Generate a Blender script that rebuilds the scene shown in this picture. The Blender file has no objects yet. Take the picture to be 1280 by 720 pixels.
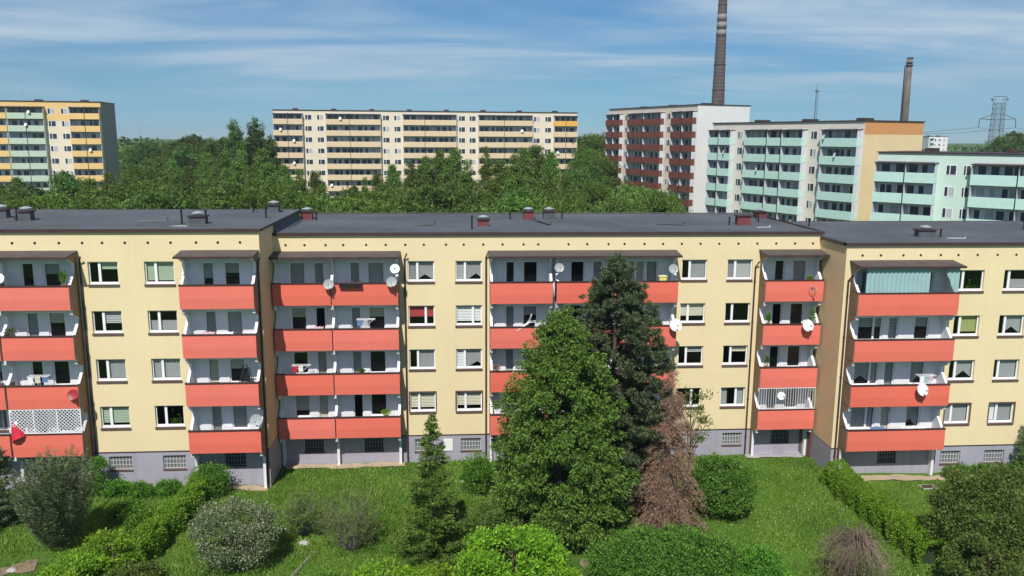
import bpy, math, random
import numpy as np
from mathutils import Vector, Matrix

R = math.radians
rnd = random.Random(7)
SC = bpy.context.scene
COL = SC.collection

# ------------------------------------------------------------------ materials
MATS = {}
def nodes(name):
    m = bpy.data.materials.new(name); m.use_nodes = True
    nt = m.node_tree; b = nt.nodes['Principled BSDF']
    MATS[name] = m
    return m, nt, b

def rgb(c): return (c[0], c[1], c[2], 1)

def surf(name, col, rough=.8, var=.12, scale=1.5, fine=18, bump=.0, spec=.3, streak=0, metal=0, streak_col=None):
    """plain surface with large and small scale unevenness, optional rain streaks"""
    m, nt, b = nodes(name); N = nt.nodes; L = nt.links
    tc = N.new('ShaderNodeTexCoord')
    n1 = N.new('ShaderNodeTexNoise'); n1.inputs['Scale'].default_value = scale; n1.inputs['Detail'].default_value = 5
    n2 = N.new('ShaderNodeTexNoise'); n2.inputs['Scale'].default_value = fine; n2.inputs['Detail'].default_value = 3
    L.new(tc.outputs['Object'], n1.inputs['Vector']); L.new(tc.outputs['Object'], n2.inputs['Vector'])
    a = N.new('ShaderNodeMath'); a.operation = 'ADD'; L.new(n1.outputs['Fac'], a.inputs[0])
    s = N.new('ShaderNodeMath'); s.operation = 'MULTIPLY'; s.inputs[1].default_value = .5; L.new(n2.outputs['Fac'], s.inputs[0])
    L.new(s.outputs[0], a.inputs[1])
    mr = N.new('ShaderNodeMapRange'); mr.inputs['From Min'].default_value = .45; mr.inputs['From Max'].default_value = 1.05
    mr.inputs['To Min'].default_value = 1 - var; mr.inputs['To Max'].default_value = 1 + var
    L.new(a.outputs[0], mr.inputs['Value'])
    mx = N.new('ShaderNodeVectorMath'); mx.operation = 'SCALE'; mx.inputs[0].default_value = col[:3]
    L.new(mr.outputs[0], mx.inputs['Scale'])
    out = mx.outputs[0]
    if streak:
        mp = N.new('ShaderNodeMapping'); mp.inputs['Scale'].default_value = (2.2, 2.2, .12)
        L.new(tc.outputs['Object'], mp.inputs['Vector'])
        n3 = N.new('ShaderNodeTexNoise'); n3.inputs['Scale'].default_value = 1.6; n3.inputs['Detail'].default_value = 6
        L.new(mp.outputs[0], n3.inputs['Vector'])
        r3 = N.new('ShaderNodeMapRange'); r3.inputs['From Min'].default_value = .52; r3.inputs['From Max'].default_value = .78
        r3.inputs['To Max'].default_value = streak
        L.new(n3.outputs['Fac'], r3.inputs['Value'])
        mm = N.new('ShaderNodeMix'); mm.data_type = 'RGBA'
        L.new(r3.outputs[0], mm.inputs[0]); L.new(out, mm.inputs[6])
        sc = streak_col or tuple(c * .55 for c in col[:3]); mm.inputs[7].default_value = rgb(sc)
        out = mm.outputs[2]
    L.new(out, b.inputs['Base Color'])
    b.inputs['Roughness'].default_value = rough; b.inputs['Specular IOR Level'].default_value = spec; b.inputs['Metallic'].default_value = metal
    if bump:
        bp = N.new('ShaderNodeBump'); bp.inputs['Strength'].default_value = bump; bp.inputs['Distance'].default_value = .02
        L.new(n2.outputs['Fac'], bp.inputs['Height']); L.new(bp.outputs[0], b.inputs['Normal'])
    return m

LEAF = 1.52
def vary_by_object(name, amount, hue=.004):
    m = MATS[name]; N = m.node_tree.nodes; L = m.node_tree.links; b = N['Principled BSDF']; src = b.inputs['Base Color'].links[0].from_socket
    oi = N.new('ShaderNodeObjectInfo'); hs = N.new('ShaderNodeHueSaturation')
    for sock, c, a in (('Value', 1, amount), ('Saturation', 1, amount * 1.5), ('Hue', .5, hue)):
        mr = N.new('ShaderNodeMapRange'); mr.inputs['To Min'].default_value = c - a; mr.inputs['To Max'].default_value = c + a
        if sock != 'Value': mr.inputs['To Min'].default_value, mr.inputs['To Max'].default_value = c + a, c - a
        L.new(oi.outputs['Random'], mr.inputs['Value']); L.new(mr.outputs[0], hs.inputs[sock])
    L.new(src, hs.inputs['Color']); L.new(hs.outputs[0], b.inputs['Base Color'])

def leaf_mat(name, cols, rough=.55, trans=.3, patch=None):
    """each leaf takes its own hue from the list; light comes through the leaf"""
    cols = [tuple(v * LEAF for v in c) for c in cols]
    m, nt, b = nodes(name); N = nt.nodes; L = nt.links
    g = N.new('ShaderNodeNewGeometry')
    cr = N.new('ShaderNodeValToRGB'); e = cr.color_ramp.elements
    e[0].position = 0; e[0].color = rgb(cols[0]); e[1].position = 1; e[1].color = rgb(cols[-1])
    for i, c in enumerate(cols[1:-1]):
        k = e.new((i + 1) / (len(cols) - 1)); k.color = rgb(c)
    L.new(g.outputs['Random Per Island'], cr.inputs[0])
    out = cr.outputs[0]
    if patch:
        tc = N.new('ShaderNodeTexCoord')
        n1 = N.new('ShaderNodeTexNoise'); n1.inputs['Scale'].default_value = patch[0]; n1.inputs['Detail'].default_value = 3
        L.new(tc.outputs['Object'], n1.inputs['Vector'])
        mr = N.new('ShaderNodeMapRange'); mr.inputs['From Min'].default_value = .42; mr.inputs['From Max'].default_value = .62
        L.new(n1.outputs['Fac'], mr.inputs['Value'])
        mm = N.new('ShaderNodeMix'); mm.data_type = 'RGBA'; mm.blend_type = 'MULTIPLY'
        L.new(mr.outputs[0], mm.inputs[0]); L.new(out, mm.inputs[6]); mm.inputs[7].default_value = rgb(patch[1])
        out = mm.outputs[2]
    oi = N.new('ShaderNodeObjectInfo'); wide = name in ('leaf_birch', 'leaf_wood', 'leaf_lime')
    hs = N.new('ShaderNodeHueSaturation')
    mr = N.new('ShaderNodeMapRange'); mr.inputs['To Min'].default_value = .47 if wide else .482; mr.inputs['To Max'].default_value = .506
    L.new(oi.outputs['Random'], mr.inputs['Value']); L.new(mr.outputs[0], hs.inputs['Hue'])
    mv = N.new('ShaderNodeMapRange'); mv.inputs['To Min'].default_value = .7 if wide else .85; mv.inputs['To Max'].default_value = 1.35 if wide else 1.15
    L.new(oi.outputs['Random'], mv.inputs['Value']); L.new(mv.outputs[0], hs.inputs['Value'])
    L.new(out, hs.inputs['Color']); out = hs.outputs[0]
    L.new(out, b.inputs['Base Color']); b.inputs['Roughness'].default_value = rough; b.inputs['Specular IOR Level'].default_value = .25
    if trans:
        t = N.new('ShaderNodeBsdfTranslucent'); L.new(out, t.inputs['Color'])
        mx = N.new('ShaderNodeMixShader'); mx.inputs[0].default_value = trans
        o = N['Material Output']; L.new(b.outputs[0], mx.inputs[1]); L.new(t.outputs[0], mx.inputs[2]); L.new(mx.outputs[0], o.inputs['Surface'])
    return m

def glass_mat(name, tint=(.02, .025, .03), see=.8):
    m, nt, b = nodes(name); N = nt.nodes; L = nt.links
    tr = N.new('ShaderNodeBsdfTransparent'); tr.inputs[0].default_value = (.93, .95, .95, 1)
    gl = N.new('ShaderNodeBsdfGlossy'); gl.inputs['Roughness'].default_value = .03; gl.inputs[0].default_value = (.9, .9, .9, 1)
    fr = N.new('ShaderNodeLayerWeight'); fr.inputs[0].default_value = .5
    pw = N.new('ShaderNodeMath'); pw.operation = 'POWER'; pw.inputs[1].default_value = 5; L.new(fr.outputs['Facing'], pw.inputs[0])
    mm = N.new('ShaderNodeMath'); mm.operation = 'MULTIPLY_ADD'; mm.inputs[1].default_value = .9; mm.inputs[2].default_value = .045
    L.new(pw.outputs[0], mm.inputs[0])
    mx = N.new('ShaderNodeMixShader'); L.new(mm.outputs[0], mx.inputs[0]); L.new(tr.outputs[0], mx.inputs[1]); L.new(gl.outputs[0], mx.inputs[2])
    L.new(mx.outputs[0], N['Material Output'].inputs['Surface'])
    return m

def lace_mat(name, col, alpha):
    m, nt, b = nodes(name); N = nt.nodes; L = nt.links
    b.inputs['Base Color'].default_value = rgb(col); b.inputs['Roughness'].default_value = .9
    tr = N.new('ShaderNodeBsdfTransparent'); tl = N.new('ShaderNodeBsdfTranslucent'); tl.inputs[0].default_value = rgb(col)
    m1 = N.new('ShaderNodeMixShader'); m1.inputs[0].default_value = .3; L.new(b.outputs[0], m1.inputs[1]); L.new(tl.outputs[0], m1.inputs[2])
    mx = N.new('ShaderNodeMixShader'); mx.inputs[0].default_value = alpha; L.new(tr.outputs[0], mx.inputs[1]); L.new(m1.outputs[0], mx.inputs[2])
    L.new(mx.outputs[0], N['Material Output'].inputs['Surface'])
    return m

surf('cream_render', (.74, .62, .38), var=.05, scale=.35, fine=5, bump=.08, streak=.13, streak_col=(.58, .49, .31))
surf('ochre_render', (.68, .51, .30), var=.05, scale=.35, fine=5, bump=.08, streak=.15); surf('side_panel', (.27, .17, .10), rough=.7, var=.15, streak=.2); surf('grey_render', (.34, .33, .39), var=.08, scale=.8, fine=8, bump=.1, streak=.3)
surf('white_render', (.73, .73, .76), var=.06, scale=.8, fine=8, streak=.18)
surf('coral_panel', (.72, .165, .12), rough=.6, var=.045, scale=.5, fine=4, streak=.10, streak_col=(.58, .14, .09))
surf('dark_metal', (.06, .035, .035), rough=.5, var=.25)
surf('canopy_sheet', (.085, .07, .068), rough=.7, var=.25); surf('brown_metal', (.13, .075, .065), rough=.5, var=.2)
surf('bitumen', (.085, .094, .108), rough=.85, var=.34, scale=.22, fine=2, bump=.2, streak=0)
surf('bitumen_strip', (.12, .13, .145), rough=.8, var=.2)
surf('white_plastic', (.82, .82, .84), rough=.4, var=.03)
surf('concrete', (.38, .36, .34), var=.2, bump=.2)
surf('sand_soil', (.42, .33, .22), var=.2, bump=.4, fine=30)
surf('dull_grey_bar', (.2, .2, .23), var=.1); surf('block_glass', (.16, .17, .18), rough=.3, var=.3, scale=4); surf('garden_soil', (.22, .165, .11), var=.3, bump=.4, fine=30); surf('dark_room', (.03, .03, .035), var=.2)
surf('blind_cream', (.62, .58, .46), var=.05); surf('blind_green', (.36, .45, .33), var=.05); surf('blind_grey', (.42, .43, .43), var=.06)
surf('blind_olive', (.34, .37, .14), var=.05); surf('blind_red', (.42, .05, .06), var=.08); surf('blind_white', (.75, .76, .76), var=.04)
surf('sheer_blue', (.30, .45, .47), var=.08)
surf('dish_white', (.78, .79, .80), rough=.45, var=.04); surf('dish_grey', (.33, .35, .37), rough=.45, var=.08); surf('dish_red', (.32, .03, .04), rough=.4, var=.1)
surf('galvanised', (.55, .57, .58), rough=.35, var=.15, metal=.5)
surf('terracotta', (.45, .16, .07), var=.1); surf('yellow_plastic', (.70, .60, .16), var=.06)
surf('pink_cloth', (.66, .42, .46), var=.1); surf('red_cloth', (.48, .02, .04), var=.1); surf('blue_cloth', (.12, .2, .38), var=.1)
surf('black_metal', (.015, .015, .017), rough=.45, var=.2)
surf('brick_cap', (.16, .045, .045), var=.3)
surf('bark', (.10, .075, .055), var=.35, fine=30, bump=.5); surf('birch_bark', (.50, .48, .44), var=.35, scale=4)
surf('dead_twig', (.17, .125, .10), var=.3, fine=30)
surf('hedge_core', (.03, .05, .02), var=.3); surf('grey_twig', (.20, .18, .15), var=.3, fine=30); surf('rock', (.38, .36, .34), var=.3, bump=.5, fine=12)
glass_mat('glass'); lace_mat('lace', (.85, .86, .88), .62); lace_mat('frosted_sheet', (.5, .55, .6), .55)

vary_by_object('coral_panel', .022, .001)
leaf_mat('leaf_bright', [(.10, .22, .015), (.17, .33, .02), (.075, .17, .015), (.22, .38, .03)], trans=.35)
leaf_mat('leaf_hedge', [(.085, .18, .014), (.13, .26, .02), (.06, .13, .012)], trans=.3)
leaf_mat('leaf_fresh', [(.05, .145, .014), (.085, .21, .02), (.035, .105, .014), (.11, .24, .025)], trans=.3)
leaf_mat('leaf_clipped', [(.052, .13, .018), (.085, .19, .022), (.035, .09, .015), (.10, .2, .03)], trans=.25)
leaf_mat('leaf_spruce', [(.05, .10, .016), (.085, .155, .022), (.036, .072, .014), (.125, .20, .03)], trans=.2)
leaf_mat('leaf_pine', [(.062, .095, .045), (.09, .13, .062), (.045, .07, .036), (.12, .16, .075)], trans=.15)
leaf_mat('leaf_pine_grey', [(.075, .115, .05), (.115, .16, .07), (.052, .08, .04), (.15, .19, .095)], trans=.2)
leaf_mat('leaf_dull', [(.06, .11, .02), (.095, .155, .03), (.045, .08, .016), (.12, .17, .04)], trans=.25)
leaf_mat('leaf_brown', [(.19, .115, .075), (.13, .08, .055), (.24, .16, .11), (.14, .11, .065)], trans=.1)
leaf_mat('leaf_blossom', [(.055, .09, .03), (.09, .13, .04), (.34, .32, .29), (.06, .11, .025), (.08, .12, .04), (.10, .13, .05), (.14, .17, .08)], trans=.25)
leaf_mat('leaf_olive', [(.06, .10, .018), (.095, .14, .022), (.04, .065, .014)], trans=.25)
leaf_mat('leaf_birch', [(.065, .125, .022), (.10, .17, .03), (.048, .095, .02), (.125, .20, .04)], trans=.35)
leaf_mat('leaf_wood', [(.048, .10, .022), (.075, .14, .028), (.036, .075, .018)], trans=.3)
leaf_mat('leaf_lime', [(.065, .13, .02), (.095, .175, .028), (.05, .10, .018)], trans=.35)
leaf_mat('grass_blade', [(.088, .17, .02), (.13, .225, .03), (.07, .14, .018), (.20, .25, .065)], trans=.3, patch=(.35, (.68, .78, .66)))

def ground_mat():
    m, nt, b = nodes('lawn_soil'); N = nt.nodes; L = nt.links
    tc = N.new('ShaderNodeTexCoord')
    n1 = N.new('ShaderNodeTexNoise'); n1.inputs['Scale'].default_value = .25; n1.inputs['Detail'].default_value = 6
    n2 = N.new('ShaderNodeTexNoise'); n2.inputs['Scale'].default_value = 9; n2.inputs['Detail'].default_value = 4
    L.new(tc.outputs['Object'], n1.inputs['Vector']); L.new(tc.outputs['Object'], n2.inputs['Vector'])
    cr = N.new('ShaderNodeValToRGB'); e = cr.color_ramp.elements
    e[0].position = .3; e[0].color = (.05, .11, .02, 1); e[1].position = .7; e[1].color = (.10, .20, .03, 1)
    L.new(n1.outputs['Fac'], cr.inputs[0])
    c2 = N.new('ShaderNodeValToRGB'); e = c2.color_ramp.elements
    e[0].position = .3; e[0].color = (.6, .6, .55, 1); e[1].position = .7; e[1].color = (1.25, 1.2, 1, 1)
    L.new(n2.outputs['Fac'], c2.inputs[0])
    mm = N.new('ShaderNodeMix'); mm.data_type = 'RGBA'; mm.blend_type = 'MULTIPLY'; mm.inputs[0].default_value = 1
    L.new(cr.outputs[0], mm.inputs[6]); L.new(c2.outputs[0], mm.inputs[7]); L.new(mm.outputs[2], b.inputs['Base Color'])
    b.inputs['Roughness'].default_value = .95; b.inputs['Specular IOR Level'].default_value = .1
    bp = N.new('ShaderNodeBump'); bp.inputs['Strength'].default_value = .7; bp.inputs['Distance'].default_value = .05
    L.new(n2.outputs['Fac'], bp.inputs['Height']); L.new(bp.outputs[0], b.inputs['Normal'])
ground_mat()

# ------------------------------------------------------------------ object helpers
def tag(o, label=None, cat=None, group=None, kind=None):
    if label: o['label'] = label
    if cat: o['category'] = cat
    if group: o['group'] = group
    if kind: o['kind'] = kind
    return o

def empty(name, loc=(0, 0, 0), rz=0.):
    o = bpy.data.objects.new(name, None); COL.objects.link(o); o.location = loc; o.rotation_euler = (0, 0, rz)
    o.empty_display_size = .3
    return o

class MB:
    def __init__(s): s.v = []; s.f = []; s.m = []; s.mats = []
    def mi(s, mat):
        if mat not in s.mats: s.mats.append(mat)
        return s.mats.index(mat)
    def quad(s, a, b, c, d, mat):
        k = len(s.v); s.v += [a, b, c, d]; s.f.append((k, k + 1, k + 2, k + 3)); s.m.append(s.mi(mat)); return s
    def poly(s, pts, mat):
        k = len(s.v); s.v += list(pts); s.f.append(tuple(range(k, k + len(pts)))); s.m.append(s.mi(mat)); return s
    def box(s, x0, x1, y0, y1, z0, z1, mat):
        k = len(s.v); i = s.mi(mat)
        s.v += [(x0, y0, z0), (x1, y0, z0), (x1, y1, z0), (x0, y1, z0), (x0, y0, z1), (x1, y0, z1), (x1, y1, z1), (x0, y1, z1)]
        for f in ((0, 3, 2, 1), (4, 5, 6, 7), (0, 1, 5, 4), (1, 2, 6, 5), (2, 3, 7, 6), (3, 0, 4, 7)):
            s.f.append(tuple(k + j for j in f)); s.m.append(i)
        return s
    def prism(s, prof, x0, x1, mat):
        """profile in (y, z), extruded along x"""
        k = len(s.v); n = len(prof); i = s.mi(mat)
        s.v += [(x0, y, z) for y, z in prof] + [(x1, y, z) for y, z in prof]
        s.f.append(tuple(k + j for j in range(n))); s.m.append(i)
        s.f.append(tuple(k + n + j for j in reversed(range(n)))); s.m.append(i)
        for j in range(n):
            s.f.append((k + j, k + n + j, k + n + (j + 1) % n, k + (j + 1) % n)); s.m.append(i)
        return s
    def tube(s, pts, rad, mat, n=6):
        if not hasattr(rad, '__len__'): rad = [rad] * len(pts)
        i = s.mi(mat); k0 = len(s.v); P = [Vector(p) for p in pts]
        for j, p in enumerate(P):
            d = (P[min(j + 1, len(P) - 1)] - P[max(j - 1, 0)]).normalized()
            a = d.cross(Vector((0, 0, 1)) if abs(d.z) < .9 else Vector((1, 0, 0))).normalized(); b = d.cross(a)
            for q in range(n):
                t = 2 * math.pi * q / n; s.v.append(tuple(p + (a * math.cos(t) + b * math.sin(t)) * rad[j]))
        for j in range(len(P) - 1):
            for q in range(n):
                s.f.append((k0 + j * n + q, k0 + j * n + (q + 1) % n, k0 + (j + 1) * n + (q + 1) % n, k0 + (j + 1) * n + q)); s.m.append(i)
        s.f.append(tuple(k0 + q for q in reversed(range(n)))); s.m.append(i)
        s.f.append(tuple(k0 + (len(P) - 1) * n + q for q in range(n))); s.m.append(i)
        return s
    def disc(s, c, nrm, r, mat, n=16, depth=.0, thick=.02):
        """shallow dish facing nrm"""
        nrm = Vector(nrm).normalized(); a = nrm.cross(Vector((0, 0, 1))).normalized(); b = nrm.cross(a); c = Vector(c)
        i = s.mi(mat); k = len(s.v); rings = [(0, 0), (.5, .25), (.85, .72), (1, 1)]
        for off in (0, -thick):
            s.v.append(tuple(c + nrm * (off - depth)))
            for rr, h in rings[1:]:
                for q in range(n):
                    t = 2 * math.pi * q / n
                    s.v.append(tuple(c + (a * math.cos(t) + b * math.sin(t)) * r * rr + nrm * (off - depth + depth * h)))
        M = 1 + 3 * n
        for side in (0, 1):
            o = k + side * M
            for q in range(n):
                q2 = (q + 1) % n
                s.f.append((o, o + 1 + q, o + 1 + q2)); s.m.append(i)
                for g in range(2):
                    s.f.append((o + 1 + g * n + q, o + 1 + (g + 1) * n + q, o + 1 + (g + 1) * n + q2, o + 1 + g * n + q2)); s.m.append(i)
        for q in range(n):
            q2 = (q + 1) % n
            s.f.append((k + 1 + 2 * n + q, k + M + 1 + 2 * n + q, k + M + 1 + 2 * n + q2, k + 1 + 2 * n + q2)); s.m.append(i)
        return s
    def build(s, name, parent=None, smooth=False):
        me = bpy.data.meshes.new(name); me.from_pydata(s.v, [], s.f)
        for m in s.mats: me.materials.append(MATS[m])
        me.polygons.foreach_set('material_index', s.m)
        if smooth: me.polygons.foreach_set('use_smooth', [True] * len(s.f))
        me.update()
        o = bpy.data.objects.new(name, me); COL.objects.link(o)
        if parent: o.parent = parent
        return o

def raw_mesh(name, V, nper, mat, parent=None):
    """V: (faces*nper, 3) array of separate polygons with nper corners"""
    V = np.asarray(V, np.float32).reshape(-1, 3); nf = len(V) // nper
    me = bpy.data.meshes.new(name)
    me.vertices.add(len(V)); me.vertices.foreach_set('co', V.ravel())
    me.loops.add(len(V)); me.loops.foreach_set('vertex_index', np.arange(len(V), dtype=np.int32))
    me.polygons.add(nf); me.polygons.foreach_set('loop_start', np.arange(0, len(V), nper, dtype=np.int32))
    me.polygons.foreach_set('loop_total', np.full(nf, nper, dtype=np.int32))
    me.materials.append(MATS[mat]); me.update(calc_edges=True); me.validate()
    o = bpy.data.objects.new(name, me); COL.objects.link(o)
    if parent: o.parent = parent
    return o

def copy_tree(o, parent=None):
    kids = list(o.children); c = o.copy(); COL.objects.link(c); c.parent = parent
    for k in kids: copy_tree(k, c)
    return c

# ------------------------------------------------------------------ camera (eye 20.3 m above the lawn, looking slightly down)
F, TH, RO, PSI, CX, CY, CZ = 1035.4963, .1805502, .0057712, .0727703, -3.69276, -50.654, 20.3
xc = Vector((math.cos(PSI), -math.sin(PSI), 0)); h = Vector((math.sin(PSI), math.cos(PSI), 0))
fw = h * math.cos(TH) + Vector((0, 0, -math.sin(TH))); dn = h * -math.sin(TH) + Vector((0, 0, -math.cos(TH)))
ix = xc * math.cos(RO) - dn * math.sin(RO); iy = xc * math.sin(RO) + dn * math.cos(RO)
cam = bpy.data.cameras.new('camera'); cam.sensor_width = 36; cam.lens = F / 1280 * 36; cam.clip_end = 8000; cam.clip_start = .5
co = bpy.data.objects.new('camera', cam); COL.objects.link(co); SC.camera = co
M = Matrix((ix, -iy, -fw)).transposed().to_4x4(); M.translation = (CX, CY, CZ); co.matrix_world = M

def survey(px, py, z=None, y=None, D=None):
    """where a sight line of the survey photograph meets a level, a vertical plane y, or a depth"""
    dx, dy = px - 640, py - 360; c, s = math.cos(RO), math.sin(RO)
    X = (dx * c + dy * s) / F; Y = (-dx * s + dy * c) / F
    Dh = math.cos(TH) - Y * math.sin(TH); k = math.sin(TH) + Y * math.cos(TH)
    d = Vector((X * math.cos(PSI) + Dh * math.sin(PSI), -X * math.sin(PSI) + Dh * math.cos(PSI), -k)); C = Vector((CX, CY, CZ))
    if z is not None: t = (z - CZ) / d.z
    elif y is not None: t = (y - CY) / d.y
    else: t = D / Dh
    return C + d * t

# ------------------------------------------------------------------ light and sky
SUN_EL = 50.; SUN_AZ = 14.     # degrees; azimuth from the facade's outward normal (-y) towards -x
to_sun = Vector((-math.sin(R(SUN_AZ)) * math.cos(R(SUN_EL)), -math.cos(R(SUN_AZ)) * math.cos(R(SUN_EL)), math.sin(R(SUN_EL))))
sl = bpy.data.lights.new('sun', 'SUN'); sl.energy = 4.9; sl.angle = R(.5); sl.color = (1, .955, .88)
so = bpy.data.objects.new('sun', sl); COL.objects.link(so); so.rotation_euler = to_sun.to_track_quat('Z', 'Y').to_euler()

LOC = (1.1, .5, 0)
def make_world():
    w = bpy.data.worlds.new('World'); SC.world = w; w.use_nodes = True; nt = w.node_tree; N = nt.nodes; L = nt.links
    bg = N['Background']; bg.inputs[1].default_value = .094
    sk = N.new('ShaderNodeTexSky'); sk.sky_type = 'NISHITA'; sk.sun_disc = False
    sk.sun_elevation = R(SUN_EL); sk.sun_rotation = R(180 + SUN_AZ)
    sk.air_density = 1.0; sk.dust_density = .0; sk.ozone_density = 3; sk.altitude = 200
    # wispy high cloud, laid out over the sky dome by direction
    tc = N.new('ShaderNodeTexCoord'); sp = N.new('ShaderNodeSeparateXYZ'); L.new(tc.outputs['Generated'], sp.inputs[0])
    zz = N.new('ShaderNodeMath'); zz.operation = 'MAXIMUM'; zz.inputs[1].default_value = 0; L.new(sp.outputs[2], zz.inputs[0])
    za = N.new('ShaderNodeMath'); za.operation = 'ADD'; za.inputs[1].default_value = .07; L.new(zz.outputs[0], za.inputs[0])
    def div(o):
        d = N.new('ShaderNodeMath'); d.operation = 'DIVIDE'; L.new(o, d.inputs[0]); L.new(za.outputs[0], d.inputs[1]); return d.outputs[0]
    cb = N.new('ShaderNodeCombineXYZ'); L.new(div(sp.outputs[0]), cb.inputs[0]); L.new(div(sp.outputs[1]), cb.inputs[1])
    mp = N.new('ShaderNodeMapping'); mp.inputs['Rotation'].default_value = (0, 0, R(12)); mp.inputs['Scale'].default_value = (.30, .46, 1); mp.inputs['Location'].default_value = LOC
    L.new(cb.outputs[0], mp.inputs[0])
    n1 = N.new('ShaderNodeTexNoise'); n1.inputs['Scale'].default_value = .8; n1.inputs['Detail'].default_value = 8; n1.inputs['Roughness'].default_value = .52; n1.inputs['Distortion'].default_value = .7
    L.new(mp.outputs[0], n1.inputs['Vector'])
    mp2 = N.new('ShaderNodeMapping'); mp2.inputs['Scale'].default_value = (.55, .9, 1); mp2.inputs['Rotation'].default_value = (0, 0, R(-8)); L.new(cb.outputs[0], mp2.inputs[0])
    n2 = N.new('ShaderNodeTexNoise'); n2.inputs['Scale'].default_value = 1.3; n2.inputs['Detail'].default_value = 6; n2.inputs['Roughness'].default_value = .5; n2.inputs['Distortion'].default_value = 1.2
    L.new(mp2.outputs[0], n2.inputs['Vector'])
    r1 = N.new('ShaderNodeMapRange'); r1.interpolation_type = 'SMOOTHSTEP'; r1.inputs['From Min'].default_value = .37; r1.inputs['From Max'].default_value = .58; L.new(n1.outputs['Fac'], r1.inputs['Value'])
    r2 = N.new('ShaderNodeMapRange'); r2.inputs['From Min'].default_value = .30; r2.inputs['From Max'].default_value = .62; r2.inputs['To Min'].default_value = .3; L.new(n2.outputs['Fac'], r2.inputs['Value'])
    # more cloud higher up, clear band near the horizon
    r3 = N.new('ShaderNodeMapRange'); r3.interpolation_type = 'SMOOTHSTEP'; r3.inputs['From Min'].default_value = .02; r3.inputs['From Max'].default_value = .10; r3.inputs['To Min'].default_value = .12; L.new(sp.outputs[2], r3.inputs['Value'])
    m1 = N.new('ShaderNodeMath'); m1.operation = 'MULTIPLY'; L.new(r1.outputs[0], m1.inputs[0]); L.new(r2.outputs[0], m1.inputs[1])
    m2 = N.new('ShaderNodeMath'); m2.operation = 'MULTIPLY'; L.new(m1.outputs[0], m2.inputs[0]); L.new(r3.outputs[0], m2.inputs[1])
    m3 = N.new('ShaderNodeMath'); m3.operation = 'MULTIPLY'; m3.inputs[1].default_value = .95; L.new(m2.outputs[0], m3.inputs[0])
    ti = N.new('ShaderNodeMix'); ti.data_type = 'RGBA'; ti.blend_type = 'MULTIPLY'; ti.inputs[0].default_value = 1
    el = N.new('ShaderNodeValToRGB'); e = el.color_ramp.elements; L.new(sp.outputs[2], el.inputs[0]); L.new(el.outputs[0], ti.inputs[7])
    e[0].position = 0; e[0].color = (.33, .52, .86, 1); e[1].position = .5; e[1].color = (.36, .50, .68, 1)
    for p_, c_ in ((.02, (.29, .535, .87, 1)), (.06, (.30, .56, .79, 1)), (.155, (.29, .58, .80, 1))):
        k_ = e.new(p_); k_.color = c_
    mx = N.new('ShaderNodeMix'); mx.data_type = 'RGBA'; L.new(m3.outputs[0], mx.inputs[0]); L.new(sk.outputs[0], ti.inputs[6]); L.new(ti.outputs[2], mx.inputs[6]); mx.inputs[7].default_value = (5.4, 6.6, 7.7, 1)
    L.new(mx.outputs[2], bg.inputs[0])
make_world()
SC.view_settings.view_transform = 'Standard'; SC.view_settings.look = 'None'; SC.view_settings.exposure = .10; SC.view_settings.gamma = 1

# ------------------------------------------------------------------ ground
def gz(x, y):
    """lawn level: a touch higher before the left wing, falling before the right one"""
    a = max(0., min(1., (-13.5 - x) / 3)); base = -.28 * (1 - a) - .02 * a
    return base + .05 * math.sin(x * .5 + 1) * math.sin(y * .43) + .03 * math.sin(x * 1.3 + y * .9)

def ground():
    xs = [-3000, -900, -300, -120, -60] + [(-44 + i * 1.0) for i in range(91)] + [60, 120, 300, 900, 3000]
    ys = [-400, -120, -60] + [-36 + i * 1.0 for i in range(60)] + [40, 80, 160, 400, 1200, 4000]
    V = []; Fc = []
    for y in ys:
        for x in xs:
            V.append((x, y, gz(x, y) if (-44 < x < 47 and -36 < y < 24) else -.2))
    n = len(xs)
    for j in range(len(ys) - 1):
        for i in range(n - 1): Fc.append((j * n + i, j * n + i + 1, (j + 1) * n + i + 1, (j + 1) * n + i))
    me = bpy.data.meshes.new('ground'); me.from_pydata(V, [], Fc); me.materials.append(MATS['lawn_soil']); me.update()
    o = bpy.data.objects.new('ground', me); COL.objects.link(o); tag(o, kind='structure')
ground()

def strip(name, pts, w, mat, dz=.03, kind='structure'):
    m = MB(); L_ = []
    P = [Vector((p[0], p[1])) for p in pts]; Q = []
    for i in range(len(P) - 1):
        n = max(1, int((P[i + 1] - P[i]).length / .5))
        for k in range(n): Q.append(P[i].lerp(P[i + 1], k / n))
    Q.append(P[-1])
    for i, p in enumerate(Q):
        d = (Q[min(i + 1, len(Q) - 1)] - Q[max(i - 1, 0)]).normalized(); nn = Vector((-d.y, d.x)); ww = w * (.8 + .35 * math.sin(i * 1.7) * math.sin(i * .63 + 1))
        a = p + nn * ww / 2; b = p - nn * ww / 2
        L_.append(((a.x, a.y, gz(a.x, a.y) + dz), (b.x, b.y, gz(b.x, b.y) + dz)))
    for i in range(len(L_) - 1): m.quad(L_[i][0], L_[i][1], L_[i + 1][1], L_[i + 1][0], mat)
    return tag(m.build(name), kind=kind)
strip('path', [(-14.3, -.45), (-6.8, -.45)], .9, 'sand_soil', .05)
strip('path', [(-19, -4.05), (-14.6, -4.1)], .7, 'sand_soil', .05)
strip('path', [(20.6, -4.3), (34, -4.5)], 1.0, 'sand_soil', .05)
strip('path', [(15.4, -.4), (19.2, -.4)], .7, 'concrete', .05)
strip('path', [(2.1, -20), (2.7, -16.2), (3.1, -13)], 1.2, 'garden_soil', .04)
strip('path', [(-12.6, -18), (-11.4, -13.8), (-10.7, -11.6)], .22, 'grey_twig', .05)
strip('path', [(-27, -14.4), (-24.6, -12.9), (-23.6, -12.6)], 1.2, 'garden_soil', .04)

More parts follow.
